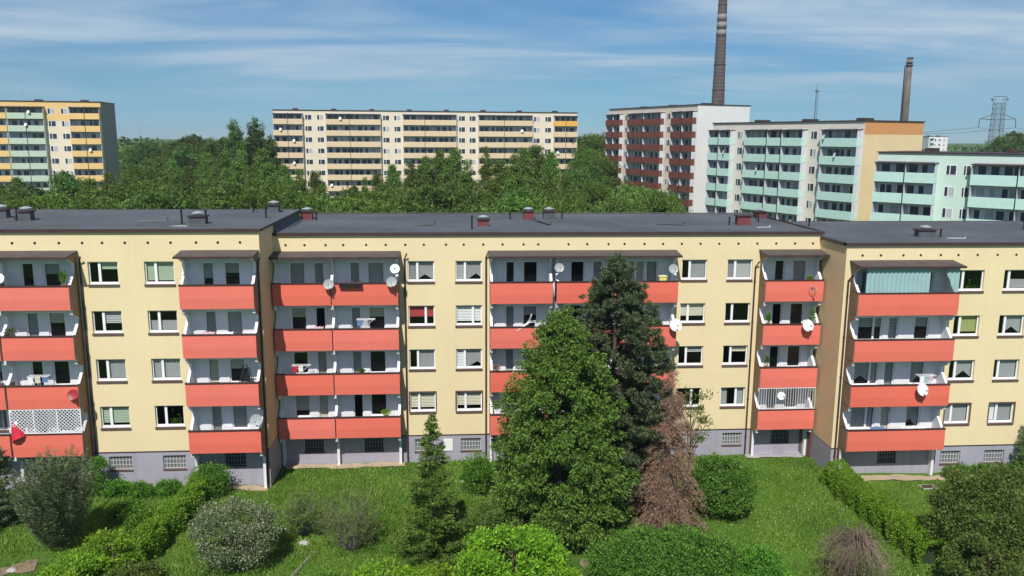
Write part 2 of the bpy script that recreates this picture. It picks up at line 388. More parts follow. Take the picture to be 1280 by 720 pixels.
# ------------------------------------------------------------------ main block
CXW, ZW = [12.06 - 2.8 * i for i in range(4)], None

def holed(m, x0, x1, z0, z1, y, holes, depth, mat, reveal=None):
    """wall face at y in x0..x1, z0..z1 with rectangular openings and their reveals"""
    xs = sorted({x0, x1} | {v for h_ in holes for v in h_[:2] if x0 < v < x1})
    zs = sorted({z0, z1} | {v for h_ in holes for v in h_[2:4] if z0 < v < z1})
    for i in range(len(xs) - 1):
        for j in range(len(zs) - 1):
            a, b, c, d = xs[i], xs[i + 1], zs[j], zs[j + 1]; mx_, mz = (a + b) / 2, (c + d) / 2
            if any(h_[0] < mx_ < h_[1] and h_[2] < mz < h_[3] for h_ in holes): continue
            m.quad((a, y, c), (b, y, c), (b, y, d), (a, y, d), mat)
    for a, b, c, d in holes:
        if b <= x0 or a >= x1 or d <= z0 or c >= z1: continue
        rv = reveal or mat
        m.quad((a, y, c), (a, y, d), (a, y + depth, d), (a, y + depth, c), rv)
        m.quad((b, y, d), (b, y, c), (b, y + depth, c), (b, y + depth, d), rv)
        m.quad((a, y, d), (b, y, d), (b, y + depth, d), (a, y + depth, d), rv)
        m.quad((b, y, c), (a, y, c), (a, y + depth, c), (b, y + depth, c), rv)

def covering(kind, x0, x1, z0, z1, y, parent, frac=1.0):
    """a blind, curtain or plants behind a pane"""
    if kind == 'none': return
    m = MB()
    if kind.startswith('slat_'):
        mat = 'blind_' + kind[5:]; z = z1; zb = z1 - (z1 - z0) * frac
        while z > zb:
            m.quad((x0, y, z), (x1, y, z), (x1, y - .03, z - .075), (x0, y - .03, z - .075), mat); z -= .1
        m.build('blind', parent)
    elif kind.startswith('roll_'):
        mat = 'blind_' + kind[5:]; m.quad((x0, y, z1 - (z1 - z0) * frac), (x1, y, z1 - (z1 - z0) * frac), (x1, y, z1), (x0, y, z1), mat); m.build('blind', parent)
    elif kind in ('lace', 'drape', 'cafe', 'sides'):
        n = 24; zt = z1 if kind != 'cafe' else z0 + (z1 - z0) * .5
        for k in range(n):
            a = x0 + (x1 - x0) * k / n; b = x0 + (x1 - x0) * (k + 1) / n
            ya = y + .03 * math.sin(k * 2.1); yb = y + .03 * math.sin((k + 1) * 2.1); u = (k + .5) / n
            if kind == 'sides' and .28 < u < .72: continue
            cu = .3 + .5 * ((x0 * 7.3 + z0) % 1); zb = z0 + ((z1 - z0) * (.25 + .35 * ((x0 * 3.1) % 1)) * max(0, 1 - abs(u - cu) * 2) if kind == 'drape' else 0)
            m.quad((a, ya, zb), (b, yb, zb), (b, yb, zt), (a, ya, zt), 'lace')
        m.build('curtain', parent)
    elif kind == 'plants':
        V = []; g = np.random.default_rng(int(x0 * 100) % 999)
        c = np.c_[g.uniform(x0 + .1, x1 - .1, 90), y - .02 + g.normal(0, .03, 90), z0 + np.abs(g.normal(0, .2, 90))]
        raw_mesh('houseplant', leaf_quads(c, g.normal(size=(90, 3)), .09, .5, g), 4, 'leaf_fresh', parent)

def leaf_quads(C, D, length, wr, g, jit=.35):
    """a rhombic leaf at each centre C along direction D"""
    C = np.asarray(C, float); n = len(C); D = D / (np.linalg.norm(D, axis=1, keepdims=True) + 1e-9)
    Rn = g.normal(size=(n, 3)); S = np.cross(D, Rn); S /= (np.linalg.norm(S, axis=1, keepdims=True) + 1e-9)
    ln = length * g.uniform(1 - jit, 1 + jit, (n, 1)); w = ln * wr * .5
    up = np.cross(S, D) * ln * .12
    return np.stack([C - D * ln * .5, C + S * w + up, C + D * ln * .5, C - S * w + up], 1).reshape(-1, 3)

WALL = 'cream_render'
block = empty('apartment_block')
tag(block, 'long cream four storey apartment block with coral red balconies, stepping in three sections', 'apartment block')

def window(x, zc, y, w=1.62, mull=.35, cover='none', frac=1., trim=None):
    """frame set into the opening, with mullion, low rail, sill, pane and what hangs behind it"""
    x0, x1 = x - w / 2, x + w / 2; z0, z1 = zc - .56, zc + .70; yf = y + .13
    m = MB(); t = .065
    m.box(x0, x0 + t, yf, yf + .06, z0, z1, 'white_plastic'); m.box(x1 - t, x1, yf, yf + .06, z0, z1, 'white_plastic')
    m.box(x0 + t, x1 - t, yf, yf + .06, z1 - t, z1, 'white_plastic'); m.box(x0 + t, x1 - t, yf, yf + .06, z0, z0 + .09, 'white_plastic')
    xm = x0 + w * mull; m.box(xm - .07, xm + .07, yf - .012, yf + .06, z0 + .09, z1 - t, 'white_plastic')
    if trim: # coloured outer surround
        for a, b, c, d in ((x0 - .07, x0, z0, z1 + .07), (x1, x1 + .07, z0, z1 + .07), (x0, x1, z1, z1 + .07)): m.box(a, b, y - .03, y + .02, c, d, trim)
    fr = m.build('window', block)
    p = MB(); p.quad((x0 + t, yf + .03, z0 + .09), (x1 - t, yf + .03, z0 + .09), (x1 - t, yf + .03, z1 - t), (x0 + t, yf + .03, z1 - t), 'glass'); p.build('pane', fr)
    s = MB(); s.box(x0 + .003, x1 - .003, y + .06, y + .13, z0 - .05, z0 - .004, 'white_plastic'); s.box(x0 - .04, x1 + .04, y - .07, y + .06, z0 - .14, z0 - .03, 'brown_metal'); s.build('sill', fr)
    a, b = (x0 + t, x1 - t)
    if isinstance(cover, tuple):     # different covering on each side of the mullion
        covering(cover[0], a, xm - .06, z0 + .1, z1 - .06, yf + .12, fr, frac); covering(cover[1], xm + .06, b, z0 + .1, z1 - .06, yf + .12, fr, frac)
    else: covering(cover, a, b, z0 + .1, z1 - .06, yf + .12, fr, frac)
    return (x0, x1, z0 - .05, z1)

def basement_window(x, z, y, dark=False, w=1.32):
    x0, x1, z0, z1 = x - w / 2, x + w / 2, z - .42, z + .42
    m = MB(); t = .05; mat = 'blind_grey' if not dark else 'dull_grey_bar'; yf = y + .1
    m.box(x0, x1, yf, yf + .04, z0, z0 + t, mat); m.box(x0, x1, yf, yf + .04, z1 - t, z1, mat); m.box(x0, x0 + t, yf, yf + .04, z0 + t, z1 - t, mat); m.box(x1 - t, x1, yf, yf + .04, z0 + t, z1 - t, mat)
    for k in range(1, 7): xx = x0 + w * k / 7; m.box(xx - .022, xx + .022, yf + .002, yf + .035, z0 + t, z1 - t, mat)
    for k in (1, 2): zz = z0 + (z1 - z0) * k / 3; m.box(x0 + t, x1 - t, yf + .005, yf + .03, zz - .02, zz + .02, mat)
    fr = m.build('basement_window', block)
    p = MB(); p.quad((x0, yf + .045, z0), (x1, yf + .045, z0), (x1, yf + .045, z1), (x0, yf + .045, z1), 'block_glass' if not dark else 'dark_room'); p.build('glass_blocks', fr)
    s = MB(); s.box(x0 - .03, x1 + .03, y - .05, y + .09, z0 - .07, z0 + .004, 'brown_metal'); s.build('sill', fr)
    return (x0, x1, z0, z1)

def balcony_opening(x0, x1, z0, z1, y, door, cover, mull=None, frac=1., open_=False):
    m = MB(); t = .07; yf = y + .08
    m.box(x0, x0 + t, yf, yf + .05, z0, z1, 'white_plastic'); m.box(x1 - t, x1, yf, yf + .05, z0, z1, 'white_plastic')
    m.box(x0 + t, x1 - t, yf, yf + .05, z1 - t, z1, 'white_plastic'); m.box(x0 + t, x1 - t, yf, yf + .05, z0, z0 + t, 'white_plastic')
    if mull: xm = x0 + (x1 - x0) * mull; m.box(xm - .06, xm + .06, yf - .01, yf + .05, z0 + t, z1 - t, 'white_plastic')
    fr = m.build('balcony_door' if door else 'balcony_window', block)
    if not open_:
        p = MB(); p.quad((x0 + t, yf + .03, z0 + t), (x1 - t, yf + .03, z0 + t), (x1 - t, yf + .03, z1 - t), (x0 + t, yf + .03, z1 - t), 'glass'); p.build('pane', fr)
        covering(cover, x0 + t, x1 - t, z0 + t, z1 - t, yf + .12, fr, frac)
    return (x0, x1, z0, z1)

def fin(x, y, dz, w=.16, out=None, top=True):
    """partition wall between balconies: C-shaped profile on every floor, carrying the slab above"""
    m = MB()
    prof = [(0.001, -.6), (-.36, -.6), (-.36, 1.55)]
    for k in range(3, -1, -1):
        fl = 10.42 + dz - 2.8 * k; pz = fl - .16
        prof += [(-.36, pz - .55), (-1.0, pz - .28), (-1.0, pz), (-1.0, fl), (-1.0, fl + 1.15), (-.42, fl + 1.75), (-.36, fl + 2.0)]
    prof += [(-.36, 13.24 + dz - .5), (-1.0, 13.24 + dz - .2), (-1.0, 13.2 + dz), (0.001, 13.26 + dz)]
    q = []
    for p in prof:
        if q and p[1] < q[-1][1]: p = (p[0], q[-1][1])
        q.append(p)
    m.prism([(y + a, b) for a, b in q], x - w / 2, x + w / 2, 'white_render')
    o = m.build('partition_wall', block)
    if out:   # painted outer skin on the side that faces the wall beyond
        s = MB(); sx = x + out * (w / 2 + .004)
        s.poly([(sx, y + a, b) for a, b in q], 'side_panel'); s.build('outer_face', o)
    return o

def balcony(x0, x1, y, fl, side_l=True, side_r=True, grille=False, name='balcony'):
    """slab, dark coping and end cheeks, with the coral front panel as its own mesh"""
    yo = y - 1.2; m = MB()
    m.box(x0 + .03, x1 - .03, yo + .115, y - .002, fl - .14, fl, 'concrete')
    m.box(x0 + .01, x1 - .01, yo + .062, yo + .11, fl - .139, fl + 1.17, 'white_render')
    m.box(x0 - .01, x1 + .01, yo - .06, yo + .09, fl + 1.175, fl + 1.215, 'dark_metal')
    for s_, xx in ((side_l, x0), (side_r, x1)):
        if s_:
            a, b = (xx, xx + .05) if xx == x0 else (xx - .05, xx)
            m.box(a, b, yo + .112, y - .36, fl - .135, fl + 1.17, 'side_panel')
            m.box(a - .01, b + .01, yo + .1, y - .36, fl + 1.176, fl + 1.212, 'dark_metal')
    b = m.build(name, block)
    p = MB(); n = 1
    zt, zm, zb = fl + 1.17, fl + .42, fl - .16
    p.quad((x0, yo - .02, zm), (x1, yo - .02, zm), (x1, yo, zt), (x0, yo, zt), 'coral_panel')
    p.quad((x0, yo + .008, zb), (x1, yo + .008, zb), (x1, yo - .02, zm), (x0, yo - .02, zm), 'coral_panel')
    p.quad((x0, yo, zt), (x1, yo, zt), (x1, yo + .004, zt), (x0, yo + .004, zt), 'coral_panel')
    for xx, sg in ((x0, -1), (x1, 1)):
        p.poly([(xx, yo + .008, zb), (xx, yo - .02, zm), (xx, yo, zt), (xx, yo + .06, zt), (xx, yo + .06, zb)], 'coral_panel')
    p.build('front_panel', b)
    if grille:
        g = MB(); zb, zt = fl + 1.215, fl + 2.62; yy = yo + .04
        if grille == 'lattice':
            step = .2; n = int((x1 - x0) / step) + 8
            for k in range(-8, n):
                for sg in (1, -1):
                    a = x0 + k * step; b2 = a + (zt - zb); pa, pb = (a, zb), (b2, zt)
                    if sg < 0: pa, pb = (a, zt), (b2, zb)
                    def clip(p1, p2):
                        (ax, az), (bx, bz) = p1, p2
                        if bx <= x0 or ax >= x1: return None
                        if ax < x0: az += (bz - az) * (x0 - ax) / (bx - ax); ax = x0
                        if bx > x1: bz = az + (bz - az) * (x1 - ax) / (bx - ax); bx = x1
                        return (ax, yy, az), (bx, yy, bz)
                    c = clip(pa, pb)
                    if c: g.tube([c[0], c[1]], .018, 'white_plastic', 4)
            for k in range(4): xx = x0 + (x1 - x0) * k / 3; g.box(xx - .025, xx + .025, yy - .03, yy - .016, zb, zt, 'white_plastic')
        else:
            n = 23
            for k in range(n + 1):
                xx = x0 + (x1 - x0) * k / n; g.tube([(xx, yy, zb), (xx, yy, zt)], .014, 'white_plastic', 4)
                if k % 2 == 0 and k < n - 1:
                    w_ = (x1 - x0) / n * 2
                    g.tube([(xx + w_ * (.5 + .5 * math.sin(t_ * math.pi)) * .9, yy - .02, zb + (zt - zb) * t_ / 4) for t_ in range(5)], .012, 'white_plastic', 4)
        g.box(x0, x1, yy - .02, yy + .02, zt - .04, zt, 'white_plastic'); g.box(x0, x1, yy - .02, yy + .02, zb, zb + .03, 'white_plastic')
        g.build('security_grille', b)
    return b

def canopy(x0, x1, y, dz):
    m = MB(); z = 13.22 + dz
    m.prism([(y - 1.38, z - .09), (y - 1.38, z), (y - .004, z + .17), (y - .004, z + .07)], x0 - .12, x1 + .12, 'canopy_sheet')
    m.box(x0 - .14, x1 + .14, y - 1.44, y - 1.382, z - .12, z + .0, 'dark_metal')
    return m.build('canopy', block)

SECT = {
 'L': dict(x0=-44., x1=-14.5, y=-3.58, dz=.58, top=15.16, zp=2.19, base=-.4),
 'M': dict(x0=-14.5, x1=19.75, y=0., dz=0., top=14.52, zp=1.53, base=-1),
 'R': dict(x0=19.62, x1=44., y=-3.52, dz=-.19, top=14.24, zp=1.45, base=-1),
}
# window columns: centre x and, per floor from the top, (mullion position, what hangs behind, how far down)
WIN = {
 'L': [(-29.9, [(.35, 'lace', 1), (.35, 'none', 1), (.35, 'roll_grey', .6), (.35, 'lace', 1)]),
       (-23.11, [(.36, ('none', 'roll_green'), .36), (.36, ('none', 'slat_grey'), .55), (.36, ('none', 'lace'), 1), (.34, 'slat_green', .85)]),
       (-20.06, [(.36, 'roll_green', .95), (.36, 'cafe', 1), (.36, 'lace', 1), (.36, ('none', 'plants'), 1)])],
 'M': [(-5.63, [(.36, ('lace', 'drape'), 1), (.66, 'roll_red', .62), (.34, ('none', 'lace'), 1), (.36, 'slat_cream', .85)]),
       (-2.69, [(.36, ('slat_grey', 'drape'), 1), (.66, 'slat_white', .9), (.34, ('slat_white', 'drape'), 1), (.36, 'slat_cream', .8)]),
       (11.53, [(.33, ('none', 'lace'), 1), (.33, 'roll_cream', .72), (.33, ('none', 'slat_grey'), .35), (.62, 'none', 1)]),
       (14.46, [(.33, ('lace', 'roll_grey'), 1), (.30, 'none', 1), (.33, ('none', 'slat_cream'), .3), (.64, 'sides', 1)])],
 'R': [(27.51, [(.22, 'plants', 1), (.28, ('none', 'roll_olive'), .9), (.28, ('none', 'drape'), 1), (.30, 'lace', 1)]),
       (30.39, [(.24, ('none', 'cafe'), 1), (.28, ('none', 'drape'), 1), (.22, ('none', 'lace'), 1), (.34, ('roll_white', 'lace'), 1)]),
       (37.2, [(.3, 'lace', 1)] * 4)],
}
# openings behind the balconies: x0, x1, is door; the same on each floor unless overridden
BAY = {
 'L': [(-32.3, -28.42, [(-31.6, -30.9, 1), (-30.3, -29.3, 0)]), (-28.3, -24.5, [(-27.51, -26.84, 1), (-26.32, -25.39, 0)]), (-18.68, -14.66, [(-17.73, -17.09, 1), (-16.53, -15.63, 0)])],
 'M': [(-14.42, -11.0, [(-13.62, -12.67, 0), (-12.15, -11.51, 1)]), (-10.93, -6.98, [(-9.98, -9.35, 1), (-8.91, -7.87, 0)]),
       (-1.4, 2.42, [(-.41, .17, 1), (.68, 1.61, 0)]), (2.66, 6.35, [(3.65, 4.54, 0), (5.05, 5.67, 1)]), (6.35, 10.2, [(7.19, 8.36, 0), (8.44, 9.18, 1)]), (15.76, 19.45, [(16.73, 17.39, 1), (17.92, 18.82, 0)])],
 'R': [(19.98, 26.1, [(20.68, 22.22, 0), (22.6, 23.23, 1), (24.23, 25.15, 0)])],
}
cov = random.Random(5)
for key, S in SECT.items():
    y, dz, zp = S['y'], S['dz'], S['zp']; holes = []; bh = []
    for cx_, rows in WIN[key]:
        for i, (mu, cv, fr_) in enumerate(rows):
            trim = 'brown_metal' if (key == 'M' and i == 3 and cx_ < 0) or (key == 'R' and i == 3) else None
            holes.append(window(cx_, 12.06 + dz - 2.8 * i, y, mull=mu, cover=cv, frac=fr_, trim=trim))
        bh.append(basement_window(cx_ + (.1 if key != 'R' else -.15), .83 + (zp - 1.53) + (0 if key != 'R' else -.08), y, w=1.3))
    bays = BAY[key]; zones = []
    for bx0, bx1, ops in bays:
        zones.append((bx0, bx1))
        for i in range(4):
            fl = 10.42 + dz - 2.8 * i
            for a, b, door in ops:
                mull = None
                if key == 'R' and (b - a) > 1.3: mull = .66 if i else .5
                if key == 'M' and (b - a) > 1.1: mull = .5
                op = (key == 'M' and door and ((bx0 < -12 and i == 1) or (-11 < bx0 < -9 and i == 3))) or (key == 'M' and bx0 > 15 and door and i == 1)
                cvr = cov.choice(['none', 'none', 'lace', 'slat_grey', 'slat_cream', 'lace', 'none', 'drape', 'roll_green'])
                if key == 'R' and i == 1: cvr = 'slat_grey'
                if key == 'L' and bx0 > -19 and i == 2: cvr = 'slat_white'
                if key == 'L' and bx0 > -19: cvr = ['slat_grey', 'lace', 'slat_cream', 'lace'][i]
                if key == 'M' and bx0 < -7 and i == 0: cvr = 'lace'
                if key == 'M' and -2 < bx0 < 0 and i == 0: cvr = 'none'
                z0 = fl + .02 if door else fl + .85
                holes.append(balcony_opening(a, b, z0, fl + 2.3, y, door, cvr, mull, frac=cov.choice([.4, .7, 1]), open_=op))
        mid = (bx0 + bx1) / 2
        bh.append(basement_window(mid + .2, .95 + (zp - 1.53), y, dark=True, w=1.2))
    # merge adjoining bays into white painted zones
    zones.sort(); Z = []
    for a, b in zones:
        if Z and a - Z[-1][1] < .3: Z[-1][1] = b
        else: Z.append([a, b])
    m = MB(); mw = MB(); mp_ = MB(); cur = S['x0']
    ztop = 13.36 + dz
    for a, b in Z:
        holed(m, cur, a, zp, ztop, y, holes, .2, WALL); mw = MB(); holed(mw, a, b, zp, ztop, y, holes, .2, 'white_render'); mw.build('balcony_wall', block); cur = b
    holed(m, cur, S['x1'], zp, ztop, y, holes, .2, WALL)
    vz = 13.765 + (dz if key != 'R' else -.28) + (.05 if key == 'L' else 0)
    holed(m, S['x0'], S['x1'], ztop, S['top'] - .1, y, [], 0, WALL)
    holed(mp_, S['x0'], S['x1'], S['base'], zp - .04, y - .0, bh, .16, 'grey_render')
    yb = y + 12.4
    # ends and back
    for xx in (S['x0'], S['x1']):
        m.quad((xx, y, zp), (xx, yb, zp), (xx, yb, S['top'] - .1), (xx, y, S['top'] - .1), 'ochre_render')
        mp_.quad((xx, y, S['base']), (xx, yb, S['base']), (xx, yb, zp - .04), (xx, y, zp - .04), 'grey_render')
    m.quad((S['x0'], yb, zp), (S['x1'], yb, zp), (S['x1'], yb, S['top'] - .1), (S['x0'], yb, S['top'] - .1), WALL)
    mp_.quad((S['x0'], yb, S['base']), (S['x1'], yb, S['base']), (S['x1'], yb, zp - .04), (S['x0'], yb, zp - .04), 'grey_render')
    m.build('facade_wall', block); mp_.build('plinth', block)
    tm = MB(); tm.box(S['x0'], S['x1'] + (0 if key == 'L' else 0), y - .035, y + .012, zp - .045, zp + .005, 'dark_metal'); tm.build('plinth_flashing', block)
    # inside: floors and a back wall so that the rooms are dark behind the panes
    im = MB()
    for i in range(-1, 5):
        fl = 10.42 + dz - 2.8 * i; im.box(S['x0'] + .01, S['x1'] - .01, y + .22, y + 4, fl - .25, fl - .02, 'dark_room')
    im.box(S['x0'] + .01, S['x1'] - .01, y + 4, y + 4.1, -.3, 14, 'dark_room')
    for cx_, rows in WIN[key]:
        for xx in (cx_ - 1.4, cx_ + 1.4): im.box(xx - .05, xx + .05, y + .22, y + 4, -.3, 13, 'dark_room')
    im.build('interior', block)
    # roof with parapet flashing; slight fall to the middle
    rm = MB(); rx0, rx1 = S['x0'], S['x1']
    if key == 'L': rx1 += .12
    if key == 'R': rx0 -= .1
    t = S['top']
    rm.box(rx0, rx1, y - .12, y + .28, t - .13, t, 'bitumen'); rm.box(rx0, rx1, y - .14, y - .118, t - .17, t + .015, 'dark_metal')
    rm.box(rx0, rx1, yb - .28, yb + .1, t - .13, t, 'bitumen'); rm.box(rx0, rx1, yb + .1, yb + .13, t - .12, t + .03, 'dark_metal')
    nseg = max(2, int((rx1 - rx0) / 1.2)); g = random.Random(3)
    prof = [(y + .28, t - .001), (y + .7, t - .06), (y + 6, t - .14), (yb - .8, t - .06), (yb - .28, t - .001)]
    for j in range(nseg):
        a = rx0 + (rx1 - rx0) * j / nseg; b = rx0 + (rx1 - rx0) * (j + 1) / nseg
        for q in range(4):
            (ya, za), (yb_, zb_) = prof[q], prof[q + 1]
            rm.quad((a, ya, za), (b - .03, ya, za), (b - .03, yb_, zb_), (a, yb_, zb_), 'bitumen')
            rm.quad((b - .03, ya, za), (b, ya, za), (b, yb_, zb_), (b - .03, yb_, zb_), 'bitumen_strip' if g.random() < .3 else 'bitumen')
    if key == 'L':
        rm.quad((rx1, y - .12, t - .13), (rx1, yb + .1, t - .13), (rx1, yb + .1, t), (rx1, y - .12, t), 'dark_metal')
        rm.quad((S['x1'] + .02, .25, 14.45), (S['x1'] + .02, yb, 14.45), (S['x1'] + .02, yb, t - .13), (S['x1'] + .02, .25, t - .13), 'bitumen')
        rm.quad((S['x1'] + .02, .25, 14.62), (S['x1'] + .32, .3, 14.45), (S['x1'] + .32, yb, 14.45), (S['x1'] + .02, yb, 14.62), 'bitumen_strip')
    if key == 'R': rm.box(rx0, rx0 + .02, y - .12, -.1, t - .2, t + .012, 'dark_metal')
    if key == 'M': rm.box(rx1 + .001, rx1 + .03, -.12, yb, t - .16, t + .01, 'dark_metal')
    rm.build('roof', block)
    # balconies
    for j, (bx0, bx1, ops) in enumerate(bays):
        for i in range(4):
            fl = 10.42 + dz - 2.8 * i; gr = False
            if key == 'L' and j in (0, 1) and i == 3 and j == 1: gr = 'lattice'
            if key == 'M' and bx0 > 15 and i == 3: gr = 'bars'
            if key == 'M' and 6 < bx0 < 7: continue
            x1_ = 10.2 if (key == 'M' and 2.6 < bx0 < 3) else bx1
            balcony(bx0, x1_, y, fl, grille=gr)
    fins = {'L': [(-32.3, 0), (-28.36, 0), (-24.56, 1), (-18.6, -1), (-14.74, 1)], 'M': [(-14.35, 0), (-10.96, 0), (-7.06, 1), (-1.32, -1), (2.34, 0), (2.74, 0), (6.35, 0), (10.12, 1), (15.84, -1), (19.37, 1)], 'R': [(20.08, -1), (26.02, 1)]}[key]
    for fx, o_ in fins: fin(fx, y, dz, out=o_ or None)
    can = {'L': [(-32.3, -24.5), (-18.68, -14.66)], 'M': [(-14.4, -6.98), (-1.4, 10.2), (15.76, 19.55)], 'R': [(19.98, 26.1)]}[key]
    for a, b in can: canopy(a, b, y, dz)
    # vent holes under the roof
    ve = {'L': [-30.3, -29.1, -27.82, -26.62, -25.34, -24.1, -23.03, -21.81, -20.57, -19.34, -17.96, -16.77, -15.55],
          'M': [-13.76, -12.63, -11.37, -10.31, -8.93, -7.75, -6.56, -5.43, -4.08, -2.99, -1.79, -.6, .7, 1.61, 3.5, 4.67, 6.01, 7.02, 8.28, 9.46, 10.65, 11.85, 13.05, 14.28, 15.5, 16.72, 17.94, 19.11],
          'R': [20.61, 21.74, 23.13, 24.21, 25.45, 26.55, 27.75, 29.01, 30.19, 31.4]}[key]
    for vx in ve:
        v = MB(); v.tube([(vx, y - .012, vz), (vx, y + .01, vz)], .075, 'dark_metal', 12); v.tube([(vx, y - .016, vz), (vx, y - .0125, vz)], .05, 'black_metal', 10); v.build('vent_hole', block)
# downpipes
for px_, y, zt, zb in ((-6.62, 0, 13.2, -.2), (-1.62, 0, 13.3, -.2), (15.45, 0, 12.6, -.3), (19.72 + .12, -3.52, 12.3, -.3), (-24.3, -3.58, 13.6, .1), (-14.62, -3.58, 13.5, .1)):
    m = MB(); m.tube([(px_ + .15, y - .3, zt + .05), (px_, y - .08, zt - .3), (px_, y - .08, zb)], .055, 'dark_metal', 8)
    for k in range(5): zz = zb + (zt - zb) * (k + .5) / 5; m.box(px_ - .06, px_ + .06, y - .13, y - .01, zz - .02, zz + .02, 'dark_metal')
    m.build('downpipe', block)
# brown door and box by the recessed corner, hatch and signboard on the plinth
m = MB(); m.box(19.45, 19.62, -.9, -.02, -.45, 1.75, 'brown_metal'); m.box(19.1, 19.45, -.06, -.01, -.45, 1.7, 'brown_metal'); m.build('basement_door', block)
m = MB(); m.box(-4.35, -3.75, -.06, -.01, .45, 1.25, 'blind_white'); m.build('meter_cabinet', block)
m = MB(); m.box(-14.3, -11.15, -.0 - .08, -.012, -.6, -.05, 'grey_render'); m.build('plinth_step', block); m = MB(); m.box(15.9, 19.1, -.35, -.012, -.7, -.12, 'grey_render'); m.box(17.3, 18.0, -.37, -.351, -.3, .2, 'grey_render'); m.build('plinth_step', block)

# roof furniture
def chimney(x, y, z, w=.75, d=.55, h=.55, red=True, cap=True):
    m = MB(); mt = 'brick_cap' if red else 'bitumen'
    m.box(x - w / 2, x + w / 2, y - d / 2, y + d / 2, z - .15, z + h, mt); m.box(x - w / 2 - .08, x + w / 2 + .08, y - d / 2 - .08, y + d / 2 + .08, z + h + .001, z + h + .08, 'dark_metal')
    c = m.build('chimney', block)
    if cap:
        m = MB(); m.tube([(x, y, z + h + .08), (x, y, z + h + .2)], .16, 'galvanised', 12)
        m.tube([(x, y, z + h + .2), (x, y, z + h + .24), (x, y, z + h + .33)], [.36, .36, .08], 'galvanised', 14); m.build('chimney_cap', c)
def vent_pipe(x, y, z, h=.8, r=.055):
    m = MB(); m.tube([(x, y, z - .1), (x, y, z + h)], r, 'black_metal', 8); m.tube([(x, y, z + h), (x, y, z + h + .05)], r * 1.5, 'black_metal', 8); m.build('vent_pipe', block)
chimney(-30.1, 2.9, 15.0, .7, red=False); chimney(-32.3, 4.3, 15.0, .8, red=False); chimney(-19.0, 0.6, 15.0, 1.0, red=False, h=.45); chimney(-15.95, 7.6, 15.0, .7, red=False)
chimney(-14.0, 9.3, 14.4, .75); chimney(-1.6, 4.9, 14.4, .75, h=.4); chimney(1.85, 9.4, 14.4, .75); chimney(3.35, 9.4, 14.4, .8, red=False); chimney(16.4, 5.3, 14.4, .95, cap=False, h=.6); chimney(19.3, 9.9, 14.3, .8)
chimney(26.6, .3, 14.1, 1.1, red=False, h=.45); chimney(36.5, 4, 14.1, .9, red=False)
for a in ((-30.6, 2.7, 15), (-19.85, .2, 15), (-18.4, .1, 15), (-17.3, 7.4, 15), (-15.7, 3.9, 15), (-13.3, 8.9, 14.4), (-2.42, 2.7, 14.4), (.5, 9.2, 14.4), (4.3, 9.3, 14.4), (15.4, 5.2, 14.4), (18.2, 7.2, 14.4), (18.8, 9.2, 14.4), (21.7, 6.6, 14.1), (27.6, .2, 14.1)):
    vent_pipe(*a, h=.85 if a[2] == 15 or a[0] == -2.42 else .5)
for (xa, ya, xb, yb2, z) in ((-23.1, 2.1, -21.4, 2.3, 15.02), (-6.2, 5.4, -4.9, 5.4, 14.42), (10.4, 5.6, 12.1, 4.9, 14.42), (2.0, 8.9, 2.9, 5.0, 14.42), (-34, 1.4, -30.6, 2.4, 15.02), (-20.3, -1.2, -19.1, -1.3, 15.03), (16.6, 3.2, 17.5, 3.3, 14.42), (27.5, -.6, 28.6, -.8, 14.12)):
    m = MB(); m.tube([(xa, ya, z), ((xa + xb) / 2, (ya + yb2) / 2, z + .02), (xb, yb2, z + .02), (xb + .06, yb2, z + .2)], .045, 'black_metal' if abs(xa + 20.3) > .1 and abs(xa - 16.6) > .1 and abs(xa - 27.5) > .1 else 'galvanised', 6); m.build('cable', block)
m = MB(); m.tube([(-33, 8.0, 15.0), (-14.6, 8.0, 15.03)], .02, 'galvanised', 5); m.tube([(-14, 12.3, 14.6), (19.6, 12.3, 14.6)], .015, 'grey_twig', 5)
for k in range(17): m.tube([(-13.5 + k * 2.0, 12.3, 14.3), (-13.5 + k * 2.0, 12.3, 14.62)], .015, 'grey_twig', 5)
m.build('lightning_cable', block)
# laced curtain round the top balcony of the right section
for xa, xb in ((20.35, 24.2), (25.2, 26.0)):
    m = MB()
    n = int((xb - xa) / .045)
    for k in range(n):
        a = xa + (xb - xa) * k / n; b = xa + (xb - xa) * (k + 1) / n; z1 = 13.0 - .05 * abs(math.sin(k * .5)); zb = 11.45
        if xa > 25: zb2 = 11.45 + 1.2 * max(0, (1 - (b - xa) / .55)); zb = min(zb2, 12.8)
        m.quad((a, -4.72 + .035 * math.sin(k * 1.1), zb), (b, -4.72 + .035 * math.sin((k + 1) * 1.1), zb), (b, -4.72 + .035 * math.sin((k + 1) * 1.1), z1), (a, -4.72 + .035 * math.sin(k * 1.1), z1), 'sheer_blue')
    m.build('balcony_curtain', block)

